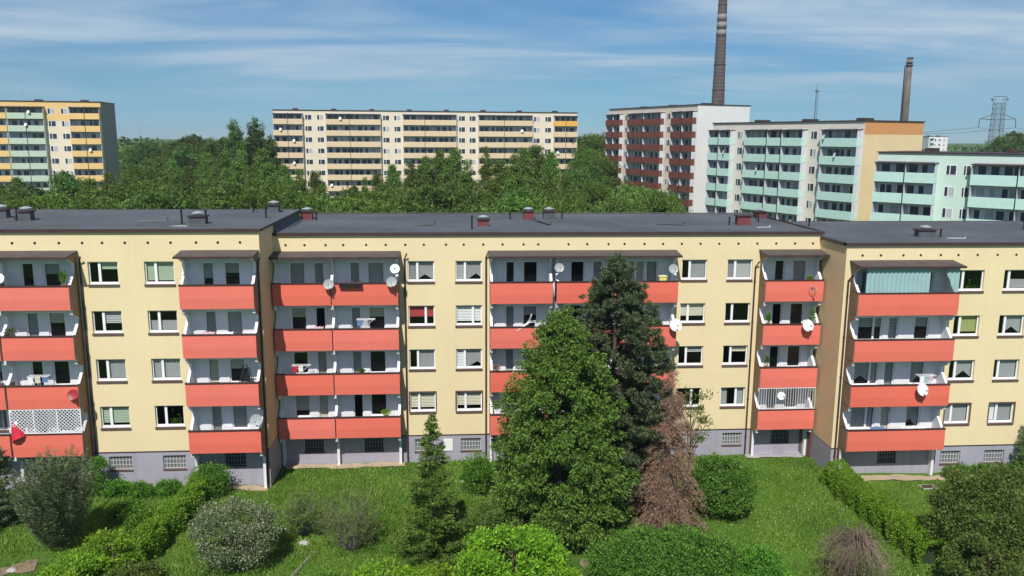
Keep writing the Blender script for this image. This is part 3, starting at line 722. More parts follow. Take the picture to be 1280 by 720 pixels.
# ------------------------------------------------------------------ things on the balconies
def dish(x, z, y, r=.3, mat='dish_white', label='', az=0, ring=False):
    t = tag(empty('satellite_dish', (x, y, z)), label, 'satellite dish', 'satellite dishes on the balconies')
    nrm = (math.sin(R(-az)) , -1, .38)
    m = MB()
    if ring:
        n = Vector(nrm).normalized(); a = n.cross(Vector((0, 0, 1))).normalized(); b = n.cross(a)
        m.tube([tuple((a * math.cos(q) + b * math.sin(q)) * r) for q in [k * math.pi / 8 for k in range(17)]], .02, mat, 6)
    else: m.disc((0, 0, 0), nrm, r, mat, depth=r * .18)
    m.build('reflector', t, smooth=False)
    m = MB(); m.tube([(0, .03, -r * .7), (.02, -.38, -r * .35), (.02, -.40, .02)], .014, 'galvanised', 5); m.box(-.035, .075, -.44, -.36, .0, .1, 'dish_grey'); m.build('feed_arm', t)
    m = MB(); m.tube([(0, .06, 0), (.03, .16, -.05), (.03, .3, -.35)], .022, 'black_metal', 6); m.build('bracket', t)
dish(-11.04, 11.62, -1.55, .31, 'dish_grey', 'grey dish fixed in the middle of the top double balcony, beside the dark planter')
dish(-7.12, 12.52, -1.45, .29, 'dish_white', 'pale dish just under the canopy at the right end of the top double balcony')
dish(-7.33, 11.74, -1.55, .32, 'dish_grey', 'grey dish directly below the pale dish at the end of the top double balcony')
dish(2.78, 12.5, -1.3, .29, 'dish_grey', 'grey dish in the gap between the two balconies left of the pine tip')
dish(9.82, 12.4, -1.35, .30, 'dish_grey', 'grey dish under the right end of the canopy beside the pine tip')
dish(10.05, 8.92, -1.55, .40, 'dish_white', 'large white dish on the balcony corner right of the pine, second floor from the top', az=-8)
dish(18.48, 8.8, -1.55, .38, 'dish_white', 'round white dish on the narrow balcony in the recessed corner, second from the top', az=-10)
dish(18.68, 11.1, -1.42, .2, 'dish_grey', 'empty dish ring on the top narrow balcony in the recessed corner', ring=True)
dish(17.1, 4.2, -1.45, .26, 'dish_white', 'small white dish in front of the barred balcony in the recessed corner')
dish(24.22, 5.62, -5.05, .38, 'dish_white', 'round white dish on the coral balcony of the right section', az=-10)
dish(-14.85, 4.42, -4.95, .36, 'dish_grey', 'grey dish hanging from the lowest balcony at the corner of the left section')
dish(-24.72, 6.1, -4.95, .3, 'dish_red', 'dark red dish on the second lowest balcony of the left section')
dish(-28.2, 12.6, -4.6, .3, 'dish_white', 'white dish at the left edge on the topmost balcony')

def plant(x, y, z, r, h, mat, label, pot='terracotta', n=260, lf=.1, name='potted_plant'):
    t = tag(empty(name, (x, y, z)), label, 'potted plant', 'potted plants on the balconies'); g = np.random.default_rng(int(abs(x) * 77) + 1)
    m = MB(); m.tube([(0, 0, 0), (0, 0, .22)], [.11, .15], pot, 10); m.build('pot', t)
    d = g.normal(size=(n, 3)); d /= np.linalg.norm(d, axis=1, keepdims=True); c = d * g.uniform(.3, 1, (n, 1)) * [r, r, h / 2] + [0, 0, .22 + h / 2]
    raw_mesh('foliage', leaf_quads(c, d + [0, 0, .3], lf, .5, g), 4, mat, t)
def floor_z(sec, i): return 10.42 + SECT[sec]['dz'] - 2.8 * i
plant(-24.85, -4.55, floor_z('L', 0) + 1.0, .22, .9, 'leaf_fresh', 'leafy green climber in the top left balcony corner')
plant(-27.95, -4.5, floor_z('L', 1) + .9, .3, .6, 'leaf_pine', 'spiky dark house palm on the balcony below the top left one')
plant(-7.85, -1.02, floor_z('M', 3) + 1.0, .33, .4, 'leaf_bright', 'round bright green bush in a pot on the lowest double balcony')
plant(2.5, -.9, floor_z('M', 1) + 1.0, .16, .25, 'leaf_bright', 'small plant in a terracotta pot in the gap between balconies')
plant(18.6, -1.0, floor_z('M', 0) + 1.0, .2, .25, 'leaf_bright', 'little plant behind the rail of the top narrow balcony in the recessed corner')
plant(18.95, -.95, floor_z('M', 1) + 1.0, .25, 1.0, 'leaf_fresh', 'tall leafy plant behind the white dish in the recessed corner')
plant(16.15, -.95, floor_z('M', 1) + 1.0, .16, .7, 'leaf_fresh', 'slim leafy plant at the left end of a balcony in the recessed corner')
plant(16.2, -.95, floor_z('M', 2) + 1.0, .18, .8, 'leaf_dull', 'dull green plant above the barred balcony in the recessed corner')
plant(-1.0, -.95, floor_z('M', 2) + .95, .3, .4, 'leaf_brown', 'brownish flowers on the balcony left of the bright green tree')
plant(-9.3, -.9, floor_z('M', 2) + .95, .2, .25, 'leaf_dull', 'low plant behind the double balcony rail, third floor from the top')

m = MB(); m.box(-10.45, -9.1, -1.47, -1.27, 11.42, 11.62, 'black_metal')
for k in range(9): m.box(-10.4 + k * .15, -10.32 + k * .15, -1.44, -1.3, 11.62, 11.68 + .04 * (k % 3), 'brown_metal')
tag(m.build('planter_box'), 'dark planter box hung outside the top double balcony', 'planter')
m = MB(); m.box(9.05, 9.5, -1.05, -.8, 11.5, 11.85, 'yellow_plastic'); m.box(9.0, 9.55, -1.08, -.77, 11.851, 11.9, 'yellow_plastic'); m.box(9.1, 9.45, -1.0, -.85, 11.9, 11.93, 'white_plastic')
tag(m.build('storage_crate'), 'yellow plastic crate on the top balcony beside the pine tip', 'crate')
t = tag(empty('folding_chair', (.9, -.85, floor_z('M', 1) + .95)), 'white metal folding chair on the balcony left of the pine', 'chair')
m = MB(); m.tube([(-.7, 0, 0), (.05, 0, .45), (.25, 0, 1.0)], .022, 'white_plastic', 6); m.tube([(-.7, -.35, 0), (.05, -.35, .45), (.25, -.35, 1.0)], .022, 'white_plastic', 6); m.tube([(.45, 0, 0), (.5, 0, .55), (.0, 0, .5)], .022, 'white_plastic', 6); m.tube([(.45, -.35, 0), (.5, -.35, .55), (.0, -.35, .5)], .022, 'white_plastic', 6); m.build('frame', t)
m = MB(); m.quad((-.35, 0, .22), (-.35, -.35, .22), (.05, -.35, .47), (.05, 0, .47), 'blind_white'); m.box(-.35, .05, -.35, 0, .19, .215, 'blind_white'); m.build('seat', t)
t = tag(empty('folding_chair', (-15.5, -4.3, floor_z('L', 2) + .9)), 'black folded chair leaning in the balcony corner of the left section', 'chair')
m = MB(); m.tube([(-.35, 0, 0), (-.1, .1, 1.15), (.1, .1, 1.2), (.3, .1, .1)], .03, 'black_metal', 6); m.tube([(-.25, -.1, 0), (.05, 0, 1.0), (.25, 0, 1.05), (.45, -.1, .2)], .03, 'black_metal', 6); m.build('frame', t)
m = MB(); m.quad((-.25, .02, .2), (.3, .02, .2), (.12, .08, 1.0), (-.12, .08, 1.0), 'black_metal'); m.build('seat', t)
def cloth(name, x0, x1, y, z, mat, label, drop=.22, seed=1):
    m = MB(); n = 14; g = random.Random(seed); H = [drop * g.uniform(.6, 1) for _ in range(n + 1)]
    for k in range(n):
        a = x0 + (x1 - x0) * k / n; b = x0 + (x1 - x0) * (k + 1) / n; zz = z + .02 * math.sin(k); z2 = z + .02 * math.sin(k + 1)
        m.quad((a, y - .06, zz - H[k]), (b, y - .06, z2 - H[k + 1]), (b, y - .04, z2 + .06), (a, y - .04, zz + .06), mat); m.quad((a, y - .04, zz + .06), (b, y - .04, z2 + .06), (b, y + .2, z2 + .05), (a, y + .2, zz + .05), mat)
    return tag(m.build(name), label, 'laundry', 'washing laid over balcony rails')
cloth('blanket', -17.6, -16.9, -4.66, floor_z('L', 1) + 1.24, 'pink_cloth', 'pink blanket laid over a balcony rail of the left section', .04)
cloth('towel', -16.8, -15.9, -4.66, floor_z('L', 1) + 1.23, 'blind_white', 'white towel laid on a balcony rail of the left section', .03, 2)
cloth('towel', -12.05, -11.5, -1.08, floor_z('M', 1) + 1.23, 'pink_cloth', 'pale pink towel on the rail before the open balcony door', .03, 3)
cloth('bedding', 23.4, 24.9, -4.6, floor_z('R', 3) + 1.24, 'blind_white', 'crumpled white bedding on the lowest balcony rail of the right section', .04, 4)
cloth('towel', 21.4, 22.3, -4.6, floor_z('R', 3) + 1.24, 'blue_cloth', 'blue towel on the lowest balcony rail of the right section', .03, 5)
def drying_rack(x, y, z, label, cloths):
    t = tag(empty('drying_rack', (x, y, z)), label, 'drying rack', 'drying racks on the balconies'); m = MB()
    m.tube([(-.5, -.2, 0), (.5, .15, .9)], .012, 'white_plastic', 5); m.tube([(.5, -.2, 0), (-.5, .15, .9)], .012, 'white_plastic', 5)
    for k in range(5): m.tube([(-.55, -.25 + k * .11, .9), (.55, -.25 + k * .11, .9)], .008, 'white_plastic', 4)
    m.tube([(-.55, -.25, .9), (-.55, .2, .9)], .012, 'white_plastic', 5); m.tube([(.55, -.25, .9), (.55, .2, .9)], .012, 'white_plastic', 5)
    m.build('frame', t)
    for k, mt in enumerate(cloths):
        xa = -.5 + k * .34; m = MB(); yy = -.25 + .11 * (k % 4)
        for j in range(4): m.quad((xa + j * .07, yy + .012 * math.sin(j * 2), .5 + .03 * (j % 2)), (xa + j * .07 + .07, yy + .012 * math.sin(j * 2 + 2), .5 + .03 * ((j + 1) % 2)), (xa + j * .07 + .07, yy, .905), (xa + j * .07, yy, .905), mt)
        m.build('hung_cloth', t)
drying_rack(-9.0, -.6, floor_z('M', 1) + .75, 'drying rack with dark cloths on the double balcony below the planter box', ['blue_cloth', 'blind_grey'])
drying_rack(24.9, -4.1, floor_z('R', 2) + .7, 'drying rack with pale cloths behind the dish of the right section', ['blind_white', 'sheer_blue', 'pink_cloth'])
drying_rack(-13.0, -.6, floor_z('M', 2) + .7, 'drying rack with a red cloth on the third balcony row of the middle section', ['red_cloth', 'blind_white'])
drying_rack(-26.8, -4.2, floor_z('L', 2) + .7, 'drying rack with white cloths on the left section above the lattice balcony', ['blind_white', 'blind_cream', 'blue_cloth'])
# red parasol on the left-most low balcony
t = tag(empty('folded_parasol', (-28.15, -4.6, floor_z('L', 3) + .4)), 'red parasol tilted on the lowest balcony at the left edge', 'parasol')
m = MB(); m.tube([(0, 0, 0), (-.1, 0, 1.5)], .02, 'galvanised', 6); m.build('pole', t)
m = MB(); m.tube([(.25, -.1, .55), (.1, -.05, .9), (-.2, 0, 1.5)], [.45, .3, .02], 'red_cloth', 10); m.build('shade', t)

# ------------------------------------------------------------------ far apartment blocks
surf('far_cream', (.72, .63, .50), var=.06, scale=.3, fine=3); surf('far_pink_cream', (.70, .61, .52), var=.06, scale=.3, fine=3)
surf('far_tan', (.68, .53, .36), var=.06, scale=.3); surf('far_amber', (.72, .42, .10), var=.06); surf('far_orange', (.74, .50, .22), var=.05, scale=.3)
surf('far_sage', (.46, .56, .46), var=.06); surf('far_brown', (.17, .055, .04), var=.15); surf('far_white', (.70, .70, .71), var=.06, scale=.3, streak=.15)
surf('far_aqua', (.50, .70, .65), var=.06); surf('far_mint', (.55, .69, .62), var=.06, scale=.3); surf('far_gable', (.74, .575, .34), var=.05, scale=.3, streak=.12); surf('far_band', (.60, .29, .12), var=.06)
surf('far_slab', (.30, .27, .24), var=.1); surf('far_loggia', (.58, .59, .64), var=.1); surf('far_grey_gable', (.30, .29, .27), var=.08); surf('far_offwhite', (.70, .65, .58), var=.06, scale=.3)
surf('far_dark_glass', (.035, .045, .06), rough=.2, var=.4, scale=.7, spec=.6)

def far_block(name, label, A, ang, L_, depth, zroof, nfl, wall, bays, wins, top=1.5, fh=2.8, gable=None, gband=None, roofc='dark_metal', panel_h=1.15, zbase=-3, slim=False, masts=(), topwall=None):
    """local x runs along the facade, y into the depth; floors counted down from the roof"""
    b = tag(empty(name, (A[0], A[1], 0), R(ang)), label, 'apartment block', 'apartment blocks beyond the trees')
    m = MB(); zt = zroof - .15
    m.quad((0, 0, zbase), (L_, 0, zbase), (L_, 0, zt), (0, 0, zt), wall); m.quad((0, depth, zbase), (0, 0, zbase), (0, 0, zt), (0, depth, zt), gable or wall)
    m.quad((L_, depth, zbase), (0, depth, zbase), (0, depth, zt), (L_, depth, zt), wall); m.build('wall', b)
    m = MB(); zb = zt - (2.0 if gband else 0)
    m.quad((L_, 0, zbase), (L_, depth, zbase), (L_, depth, zb), (L_, 0, zb), gable or wall)
    if gband: m.quad((L_, 0, zb), (L_, depth, zb), (L_, depth, zt), (L_, 0, zt), gband)
    m.build('gable_wall', b)
    if topwall:
        m = MB(); m.box(0, L_, -.02, .0 - .004, zt - topwall[1], zt - .02, topwall[0]); m.build('wall_band', b)
    m = MB(); m.box(-.15, L_ + .15, -.2, depth + .15, zt + .003, zroof, roofc); m.build('roof', b)
    r = random.Random(len(name) * 7 + int(L_))
    for k in range(max(2, int(L_ / 9))):
        xx = L_ * (k + .5) / max(2, int(L_ / 9)); m = MB(); m.box(xx - .6, xx + .6, depth * .4, depth * .6, zroof, zroof + .5, 'dark_metal'); m.build('roof_vent', b)
    for xx, hh in masts:
        m = MB(); m.tube([(xx, 3, zroof), (xx, 3, zroof + hh)], .06, 'galvanised', 5); m.build('mast', b)
    npane = 0
    for i in range(nfl):
        fl = zroof - top - 2.35 - fh * i          # floor level of storey i
        for (x0, x1, pcol, splits) in bays:
            pc = pcol[i] if isinstance(pcol, (list, tuple)) else pcol
            m = MB(); m.box(x0 + .02, x1 - .02, -1.1, -.003, fl - .14, fl, 'far_slab'); m.box(x0, x0 + .08, -1.05, -.003, fl + .001, fl + fh - .15, 'far_loggia'); m.box(x1 - .08, x1, -1.05, -.003, fl + .001, fl + fh - .15, 'far_loggia')
            m.quad((x0 + .08, -.02, fl), (x1 - .08, -.02, fl), (x1 - .08, -.02, fl + fh - .15), (x0 + .08, -.02, fl + fh - .15), 'far_loggia')
            for sp in splits: m.box(sp - .04, sp + .04, -1.1, -.025, fl + .001, fl + fh - .15, 'far_loggia'); m.box(sp - .05, sp + .05, -1.27, -1.205, fl - .2, fl + fh - .2, 'black_metal')
            bal = m.build('balcony', b)
            m = MB(); m.box(x0 - .03, x1 + .03, -1.2, -1.12, fl - .18, fl + panel_h, pc); m.box(x0 - .03, x0 + .03, -1.115, -.2, fl - .16, fl + panel_h, pc); m.box(x1 - .03, x1 + .03, -1.115, -.2, fl - .16, fl + panel_h, pc); m.build('front_panel', bal)
            m = MB(); xx = x0 + .5
            while xx < x1 - .8:
                w = r.choice([.65, .9, 1.1]); hgt = 1.35 if w > .8 else 2.1
                if xx + w > x1 - .3: break
                m.box(xx, xx + w, -.05, -.022, fl + 2.2 - hgt, fl + 2.2, 'far_dark_glass' if r.random() < .8 else 'blind_grey')
                m.box(xx - .06, xx, -.055, -.022, fl + 2.2 - hgt, fl + 2.2, 'white_plastic')
                xx += w + r.choice([.2, .6, .8])
            m.build('glazing', bal)
            if r.random() < .3:
                s = MB(); s.disc((x0 + (x1 - x0) * r.random(), -1.45, fl + 1.35), (-.5, -1, .3), .4, 'dish_white', n=10, depth=.06); s.build('satellite_dish', bal)
        for (xc_, w) in wins:
            m = MB(); z0 = fl + .9; z1 = fl + 2.25; ym = -.03
            m.box(xc_ - w / 2, xc_ + w / 2, ym, -.004, z0, z1, 'white_plastic'); o = m.build('window', b)
            m = MB(); xm = xc_ - w / 2 + w * .38; m.quad((xm + .05, ym - .006, z0 + .1), (xc_ + w / 2 - .07, ym - .006, z0 + .1), (xc_ + w / 2 - .07, ym - .006, z1 - .07), (xm + .05, ym - .006, z1 - .07), r.choice(['far_dark_glass', 'far_dark_glass', 'far_dark_glass', 'blind_grey']))
            m.quad((xc_ - w / 2 + .07, ym - .006, z0 + .1), (xm - .05, ym - .006, z0 + .1), (xm - .05, ym - .006, z1 - .07), (xc_ - w / 2 + .07, ym - .006, z1 - .07), 'far_dark_glass'); m.build('pane', o)
    for (x0, x1, pcol, splits) in bays:
        m = MB(); z = zroof - top; m.prism([(-1.3, z), (-1.3, z + .1), (-.003, z + .2), (-.003, z + .1)], x0 - .1, x1 + .1, 'dark_metal'); m.build('canopy', b)
    return b

far_block('apartment_block', 'cream ten storey block at the left edge with orange and pale green balconies', (-123.0, 144.9), 6.86, 39.5, 12, 27.7, 10, 'far_cream',
    [(0, 9.3, 'far_orange', [4.6]), (9.4, 19.9, 'far_orange', [14.]), (20.1, 27.6, 'far_sage', [23.9]), (33.0, 39.35, 'far_orange', [36.2])], [(29.0, 1.6), (31.8, 1.6)], gable='far_grey_gable', masts=((22.3, 3),), topwall=('far_orange', 4.2))
far_block('apartment_block', 'long cream ten storey block with tan balconies in the middle distance', (-48.47, 166.18), 3.93, 78.2, 12, 26.75, 10, 'far_cream',
    [(.05, 7.2, 'far_tan', [3.6]), (13.0, 26.7, 'far_tan', [19.0]), (32.4, 46.1, 'far_tan', [37.97]), (51.9, 66.1, 'far_tan', [58.6]), (71.9, 78.1, ['far_amber'] + ['far_tan'] * 9, [75])],
    [(8.62, 1.7), (11.6, 1.7), (28.13, 1.7), (30.99, 1.7), (47.63, 1.7), (50.4, 1.7), (67.42, 1.7), (70.43, 1.7)], gable='far_cream', top=1.1, masts=((27, 5),))
far_block('apartment_block', 'ten storey block with dark brown balconies and a plain white gable', (34.71, 153.09), -70.74, 35.9, 13.2, 27.1, 10, 'far_pink_cream',
    [(.3, 6.7, 'far_brown', [3.5]), (10.3, 24.0, 'far_brown', [17.]), (28.1, 35.75, 'far_brown', [32])], [(8.15, 1.3), (25.64, 1.3)], gable='far_white', masts=((3, 1.2),))
far_block('apartment_block', 'pale block with aqua balconies and a yellow gable under an orange band', (45.17, 104.2), -66.27, 33.95, 13.6, 23.1, 8, 'far_offwhite',
    [(.1, 5.9, 'far_aqua', [2.9]), (9.6, 22.8, 'far_aqua', [15., 18.3]), (26.7, 33.6, 'far_aqua', [])], [(7.4, 1.3), (24.3, 1.3)], gable='far_gable', gband='far_band')
far_block('apartment_block', 'lower mint green block with aqua balconies at the right edge', (55.15, 61.36), -48.36, 30, 12, 18.6, 6, 'far_mint',
    [(.1, 7.85, 'far_aqua', [4.06]), (12.2, 22.5, 'far_aqua', [17.5]), (25, 30, 'far_aqua', [])], [(9.5, 1.3), (11.4, .9), (24, 1.2)], gable='far_mint')
far_block('apartment_block', 'tiny white tower block with green end on the far right skyline', (279, 430), -2, 11.5, 12, 22, 8, 'far_white', [(.5, 2.6, 'far_aqua', [])], [(4, 1.2), (6.5, 1.2), (9.5, 1.2)], gable='far_white')

# mast on the aqua block's roof
t = tag(empty('antenna_mast', (55.9, 84.3, 23.1)), 'thin lattice mast on the roof of the aqua balcony block', 'mast')
m = MB()
for a, b in ((-.2, -.12), (.2, -.12), (0, .22)): m.tube([(a, b, 0), (a * .8, b * .8, 5.2)], .028, 'canopy_sheet', 4)
for k in range(10): z = k * .5; m.tube([(-.2, -.12, z), (.2, -.12, z + .25), (0, .22, z + .5)], .028, 'canopy_sheet', 4)
m.build('mast_frame', t)
m = MB(); m.box(-.35, .35, -.1, .0, 4.7, 4.85, 'canopy_sheet'); m.tube([(0, 0, 5.2), (0, 0, 6.0)], .028, 'canopy_sheet', 4); m.build('aerial', t)

# chimneys
def brick_stack_mat():
    m, nt, b = nodes('stack_brick'); N = nt.nodes; L = nt.links
    tc = N.new('ShaderNodeTexCoord'); sp = N.new('ShaderNodeSeparateXYZ'); L.new(tc.outputs['Object'], sp.inputs[0])
    wv = N.new('ShaderNodeMath'); wv.operation = 'PINGPONG'; wv.inputs[1].default_value = .9; L.new(sp.outputs[2], wv.inputs[0])
    mr = N.new('ShaderNodeMapRange'); mr.inputs['From Min'].default_value = .3; mr.inputs['From Max'].default_value = .6; L.new(wv.outputs[0], mr.inputs['Value'])
    mm = N.new('ShaderNodeMix'); mm.data_type = 'RGBA'; L.new(mr.outputs[0], mm.inputs[0]); mm.inputs[6].default_value = (.10, .075, .07, 1); mm.inputs[7].default_value = (.155, .12, .11, 1)
    n = N.new('ShaderNodeTexNoise'); n.inputs['Scale'].default_value = .5; L.new(tc.outputs['Object'], n.inputs['Vector'])
    m2 = N.new('ShaderNodeMix'); m2.data_type = 'RGBA'; m2.blend_type = 'MULTIPLY'; m2.inputs[0].default_value = .6; L.new(mm.outputs[2], m2.inputs[6]); L.new(n.outputs['Color'], m2.inputs[7])
    L.new(m2.outputs[2], b.inputs['Base Color']); b.inputs['Roughness'].default_value = .9
brick_stack_mat()
surf('stack_band', (.22, .20, .19), var=.2, scale=.5); surf('stack_metal', (.14, .12, .105), var=.35, scale=.4, streak=.5)
t = tag(empty('factory_chimney', (137.4, 390.3, 0)), 'tall dark banded chimney rising behind the white gable block', 'chimney')
m = MB(); m.tube([(0, 0, -1), (0, 0, 39), (0, 0, 91), (0, 0, 118)], [4.4, 3.3, 2.2, 1.8], 'stack_brick', 24); m.build('shaft', t, smooth=True)
for z in (72.5, 76.4, 80.4): m = MB(); rr = 3.3 - (z - 39) * .0212; m.tube([(0, 0, z), (0, 0, z + 3.2)], [rr + .05, rr - .02], 'stack_band', 24); m.build('painted_band', t, smooth=True)
for z in (45, 58, 88): m = MB(); rr = 3.3 - (z - 39) * .0212 + .18; m.tube([(0, 0, z), (0, 0, z + .4)], rr, 'dark_metal', 24); m.build('hoop', t)
m = MB(); m.box(-.25, .25, -3.7, -3.3, 5, 40, 'dark_metal'); m.build('ladder', t)
t = tag(empty('boiler_chimney', (156.7, 238.5, 0)), 'slimmer grey metal chimney with a platform behind the yellow gable', 'chimney')
m = MB(); m.tube([(0, 0, -1), (0, 0, 30), (0, 0, 48)], [1.4, 1.2, .95], 'stack_metal', 20); m.build('shaft', t, smooth=True)
m = MB(); m.tube([(0, 0, 45.6), (0, 0, 45.8)], 1.4, 'dark_metal', 20); m.tube([(0, 0, 46.6), (0, 0, 46.7)], 1.42, 'dark_metal', 20)
m.build('platform', t)
m = MB(); m.tube([(.1, 0, 47.9), (.1, 0, 48.4)], 1.03, 'dark_metal', 20); m.build('rim', t)
m = MB(); m.box(-1.62, -1.4, -.2, .2, 20, 45.5, 'dark_metal'); m.build('ladder', t)

# pylon with its wires
surf('pylon_steel', (.16, .17, .18), var=.1)
t = tag(empty('electricity_pylon', (305.5, 408, 0), R(-12)), 'lattice electricity pylon on the right skyline', 'pylon')
m = MB()
def leg_at(z): return 3.3 - 1.0 * z / 40
lev = [0, 7, 13, 18, 22, 25.5, 28.5, 31.5, 34.5, 37.5, 40.5]
for sx in (-1, 1):
    for sy in (-1, 1): m.tube([(sx * leg_at(z), sy * leg_at(z), z) for z in lev], .19, 'pylon_steel', 4)
for a, b in zip(lev[:-1], lev[1:]):
    ra, rb = leg_at(a), leg_at(b)
    for s in (-1, 1):
        for q in (-1, 1): m.tube([(q * ra, s * ra, a), (-q * rb, s * rb, b)], .10, 'pylon_steel', 4); m.tube([(s * ra, q * ra, a), (s * rb, -q * rb, b)], .10, 'pylon_steel', 4)
    m.tube([(-rb, -rb, b), (rb, -rb, b), (rb, rb, b), (-rb, rb, b), (-rb, -rb, b)], .09, 'pylon_steel', 4)
m.build('lattice_tower', t)
for z, wd in ((31.5, 9.5), (42.5, 4.6)):
    m = MB()
    for s in (-1, 1):
        m.tube([(s * 2.5, -2.5, z), (s * wd, 0, z + .4), (s * 2.5, 2.5, z)], .2, 'pylon_steel', 4); m.tube([(s * 2.5, 0, z + (3 if z < 40 else -2)), (s * wd, 0, z + .4)], .2, 'pylon_steel', 4)
        if z < 40: m.tube([(s * wd, 0, z + .4), (s * wd * 1.05, 0, z - 4.5)], .2, 'dark_metal', 5)
    if z > 40: m.tube([(-4.6, 0, z + .4), (-3, 0, z + 1.8), (3, 0, z + 1.8), (4.6, 0, z + .4)], .2, 'pylon_steel', 4)
    m.build('cross_arm', t)
m = MB()
for s in (-1, 1):
    for sx in (-1, 1):
        m.tube([(s * 9.9, 0, 27), (s * 9.9 + sx * 50, sx * 55, 23.5), (s * 9.9 + sx * 105, sx * 110, 22)], .09, 'dark_metal', 3)
m.build('power_line', t)

# low flat shed roof glimpsed between the trees and a grey yard
m = MB(); m.box(20.0, 30.5, 40, 62, -.5, 4.2, 'far_slab'); m.box(19.6, 30.9, 39.5, 62.5, 4.203, 4.5, 'bitumen_strip'); tag(m.build('flat_shed'), 'low grey flat roofed shed behind the roof edge', 'shed')

# ------------------------------------------------------------------ vegetation
def sphere_pts(g, n):
    d = g.normal(size=(n, 3)); return d / np.linalg.norm(d, axis=1, keepdims=True)

def limbs(m, base, tips, r0, mat, g, trunk_top=None, sides=6):
    top = Vector(trunk_top); b = Vector(base); n = 7; pts = []
    for k in range(n): t_ = k / (n - 1); p = b.lerp(top, t_); pts.append((p.x + float(g.normal()) * .06 * top.z * .06, p.y + float(g.normal()) * .06 * top.z * .06, p.z))
    m.tube(pts, [r0 * (1.15 - 1.0 * k / (n - 1)) for k in range(n)], mat, 8)
    for tp in tips:
        tp = Vector(tp); f = min(.92, max(.12, (tp.z - b.z) / max(.1, top.z - b.z) * .72)); s = b.lerp(top, f)
        mid = s.lerp(tp, .5) + Vector((0, 0, (tp - s).length * .08)); rr = r0 * (1 - f) * .45 + .012
        m.tube([tuple(s), tuple(mid), tuple(tp)], [rr, rr * .7, rr * .25], mat, sides - 1)

def crown_lobes(g, nl, rx, ry, rz, zc, lobe, flat=.75, shell=.55):
    d = sphere_pts(g, nl); rad = g.uniform(shell, 1, (nl, 1)) ** .6
    c = d * rad * [rx - lobe * .6, ry - lobe * .6, rz - lobe * .6]; c[:, 2] += zc
    return c

def crown_leaves(g, centres, sizes, per, droop=0., up=.35):
    C = []; D = []
    for c, s in zip(centres, sizes):
        n = int(per); d = sphere_pts(g, n); r_ = g.uniform(.45, 1., (n, 1)) ** .7
        p = c + d * r_ * np.array([s, s, s * .78]) * (1 + .22 * g.normal(size=(n, 1)) + .5 * (g.random((n, 1)) < .03)); C.append(p)
        D.append(d * .8 + [0, 0, up - droop] + g.normal(size=(n, 3)) * .45)
    return np.concatenate(C), np.concatenate(D)

def leafy(name, seed, h, rx, ry, z0, leaf, mat, nl=34, lobe=.9, per=260, lf=.2, droop=0, bark='bark', r0=.2, shell=.5, wr=.55, jit=.35, taper=0., trunks=1):
    """tree or shrub: tapered trunk, limbs to each lobe, and leaves spread through the lobes"""
    g = np.random.default_rng(seed); rz = (h - z0) / 2; zc = z0 + rz
    c = crown_lobes(g, nl, rx, ry, rz, zc, lobe, shell=shell)
    if taper: c[:, :2] *= (1 - taper * np.clip((c[:, 2:3] - z0) / (h - z0), 0, 1))
    s = lobe * g.uniform(.5, 1.35, nl)
    C, D = crown_leaves(g, c, s, per, droop)
    C[:, 2] = np.maximum(C[:, 2], .03)
    t = empty(name)
    m = MB(); k = min(nl, 26); limbs(m, (0, 0, -.3), [tuple(v) for v in c[:k]], r0, bark, g, (0, 0, h * .86))
    tr = m.build('trunk' if z0 > .6 else 'stems', t)
    cr = raw_mesh('crown' if z0 > .6 else 'foliage', leaf_quads(C, D, lf, wr, g, jit), 4, mat, t)
    return t

def conifer(name, seed, h, prof, z0, mat, whorls, per_br, lf, wr, droop=.35, tuft=.35, bark='bark', r0=.2, nleaf=40, up_tip=0., gaps=.1, dead=False, axis=(0, 0)):
    """whorls of boughs around one stem; prof(t) gives bough length at height fraction t"""
    g = np.random.default_rng(seed); t = empty(name); m = MB(); P = []; Dr = []
    m.tube([(axis[0] * k / 6, axis[1] * k / 6, -.3 + (h + .1) * k / 6) for k in range(7)], [r0 * (1 - .93 * k / 6) for k in range(7)], bark, 8)
    for wv in range(whorls):
        f = (wv + .5) / whorls; z = z0 + (h - z0) * f; nb = max(3, int(per_br * (1 - .55 * f)))
        for b in range(nb):
            if g.random() < gaps: continue
            a = g.uniform(0, 2 * math.pi); ln = prof(f) * g.uniform(.72, 1.12); zz = z + g.normal() * (h - z0) / whorls * .35
            if ln < .05: continue
            ox, oy = axis[0] * f, axis[1] * f
            k = np.linspace(0, 1, 5); path = np.c_[ox + np.cos(a) * ln * k, oy + np.sin(a) * ln * k, zz - droop * ln * k ** 1.4 + up_tip * ln * k ** 3]
            if b % 2 == 0 or dead: m.tube([tuple(v) for v in path], [max(.008, r0 * .22 * (1 - q * .85) * (1 - f * .6)) for q in k], bark, 4)
            n = max(6, int(nleaf * (.35 + ln / 2.2))); u = g.uniform(.18, 1.0, n) ** .75
            base = np.stack([np.interp(u, k, path[:, q]) for q in range(3)], 1)
            sd = np.array([-math.sin(a), math.cos(a), 0.]); side = g.normal(0, 1, (n, 1)) * tuft * (1.15 - u[:, None]) * (.5 + ln * .35)
            P.append(base + sd * side + g.normal(0, .05, (n, 3)) + np.c_[np.zeros(n), np.zeros(n), -np.abs(side[:, 0]) * .25 - .04 * g.random(n)])
            dr = np.array([math.cos(a), math.sin(a), -droop * .8]) + sd * np.sign(side) * .8 + g.normal(0, .35, (n, 3)); Dr.append(dr)
    m.build('trunk', t)
    raw_mesh('crown', leaf_quads(np.concatenate(P), np.concatenate(Dr), lf, wr, g), 4, mat, t)
    return t

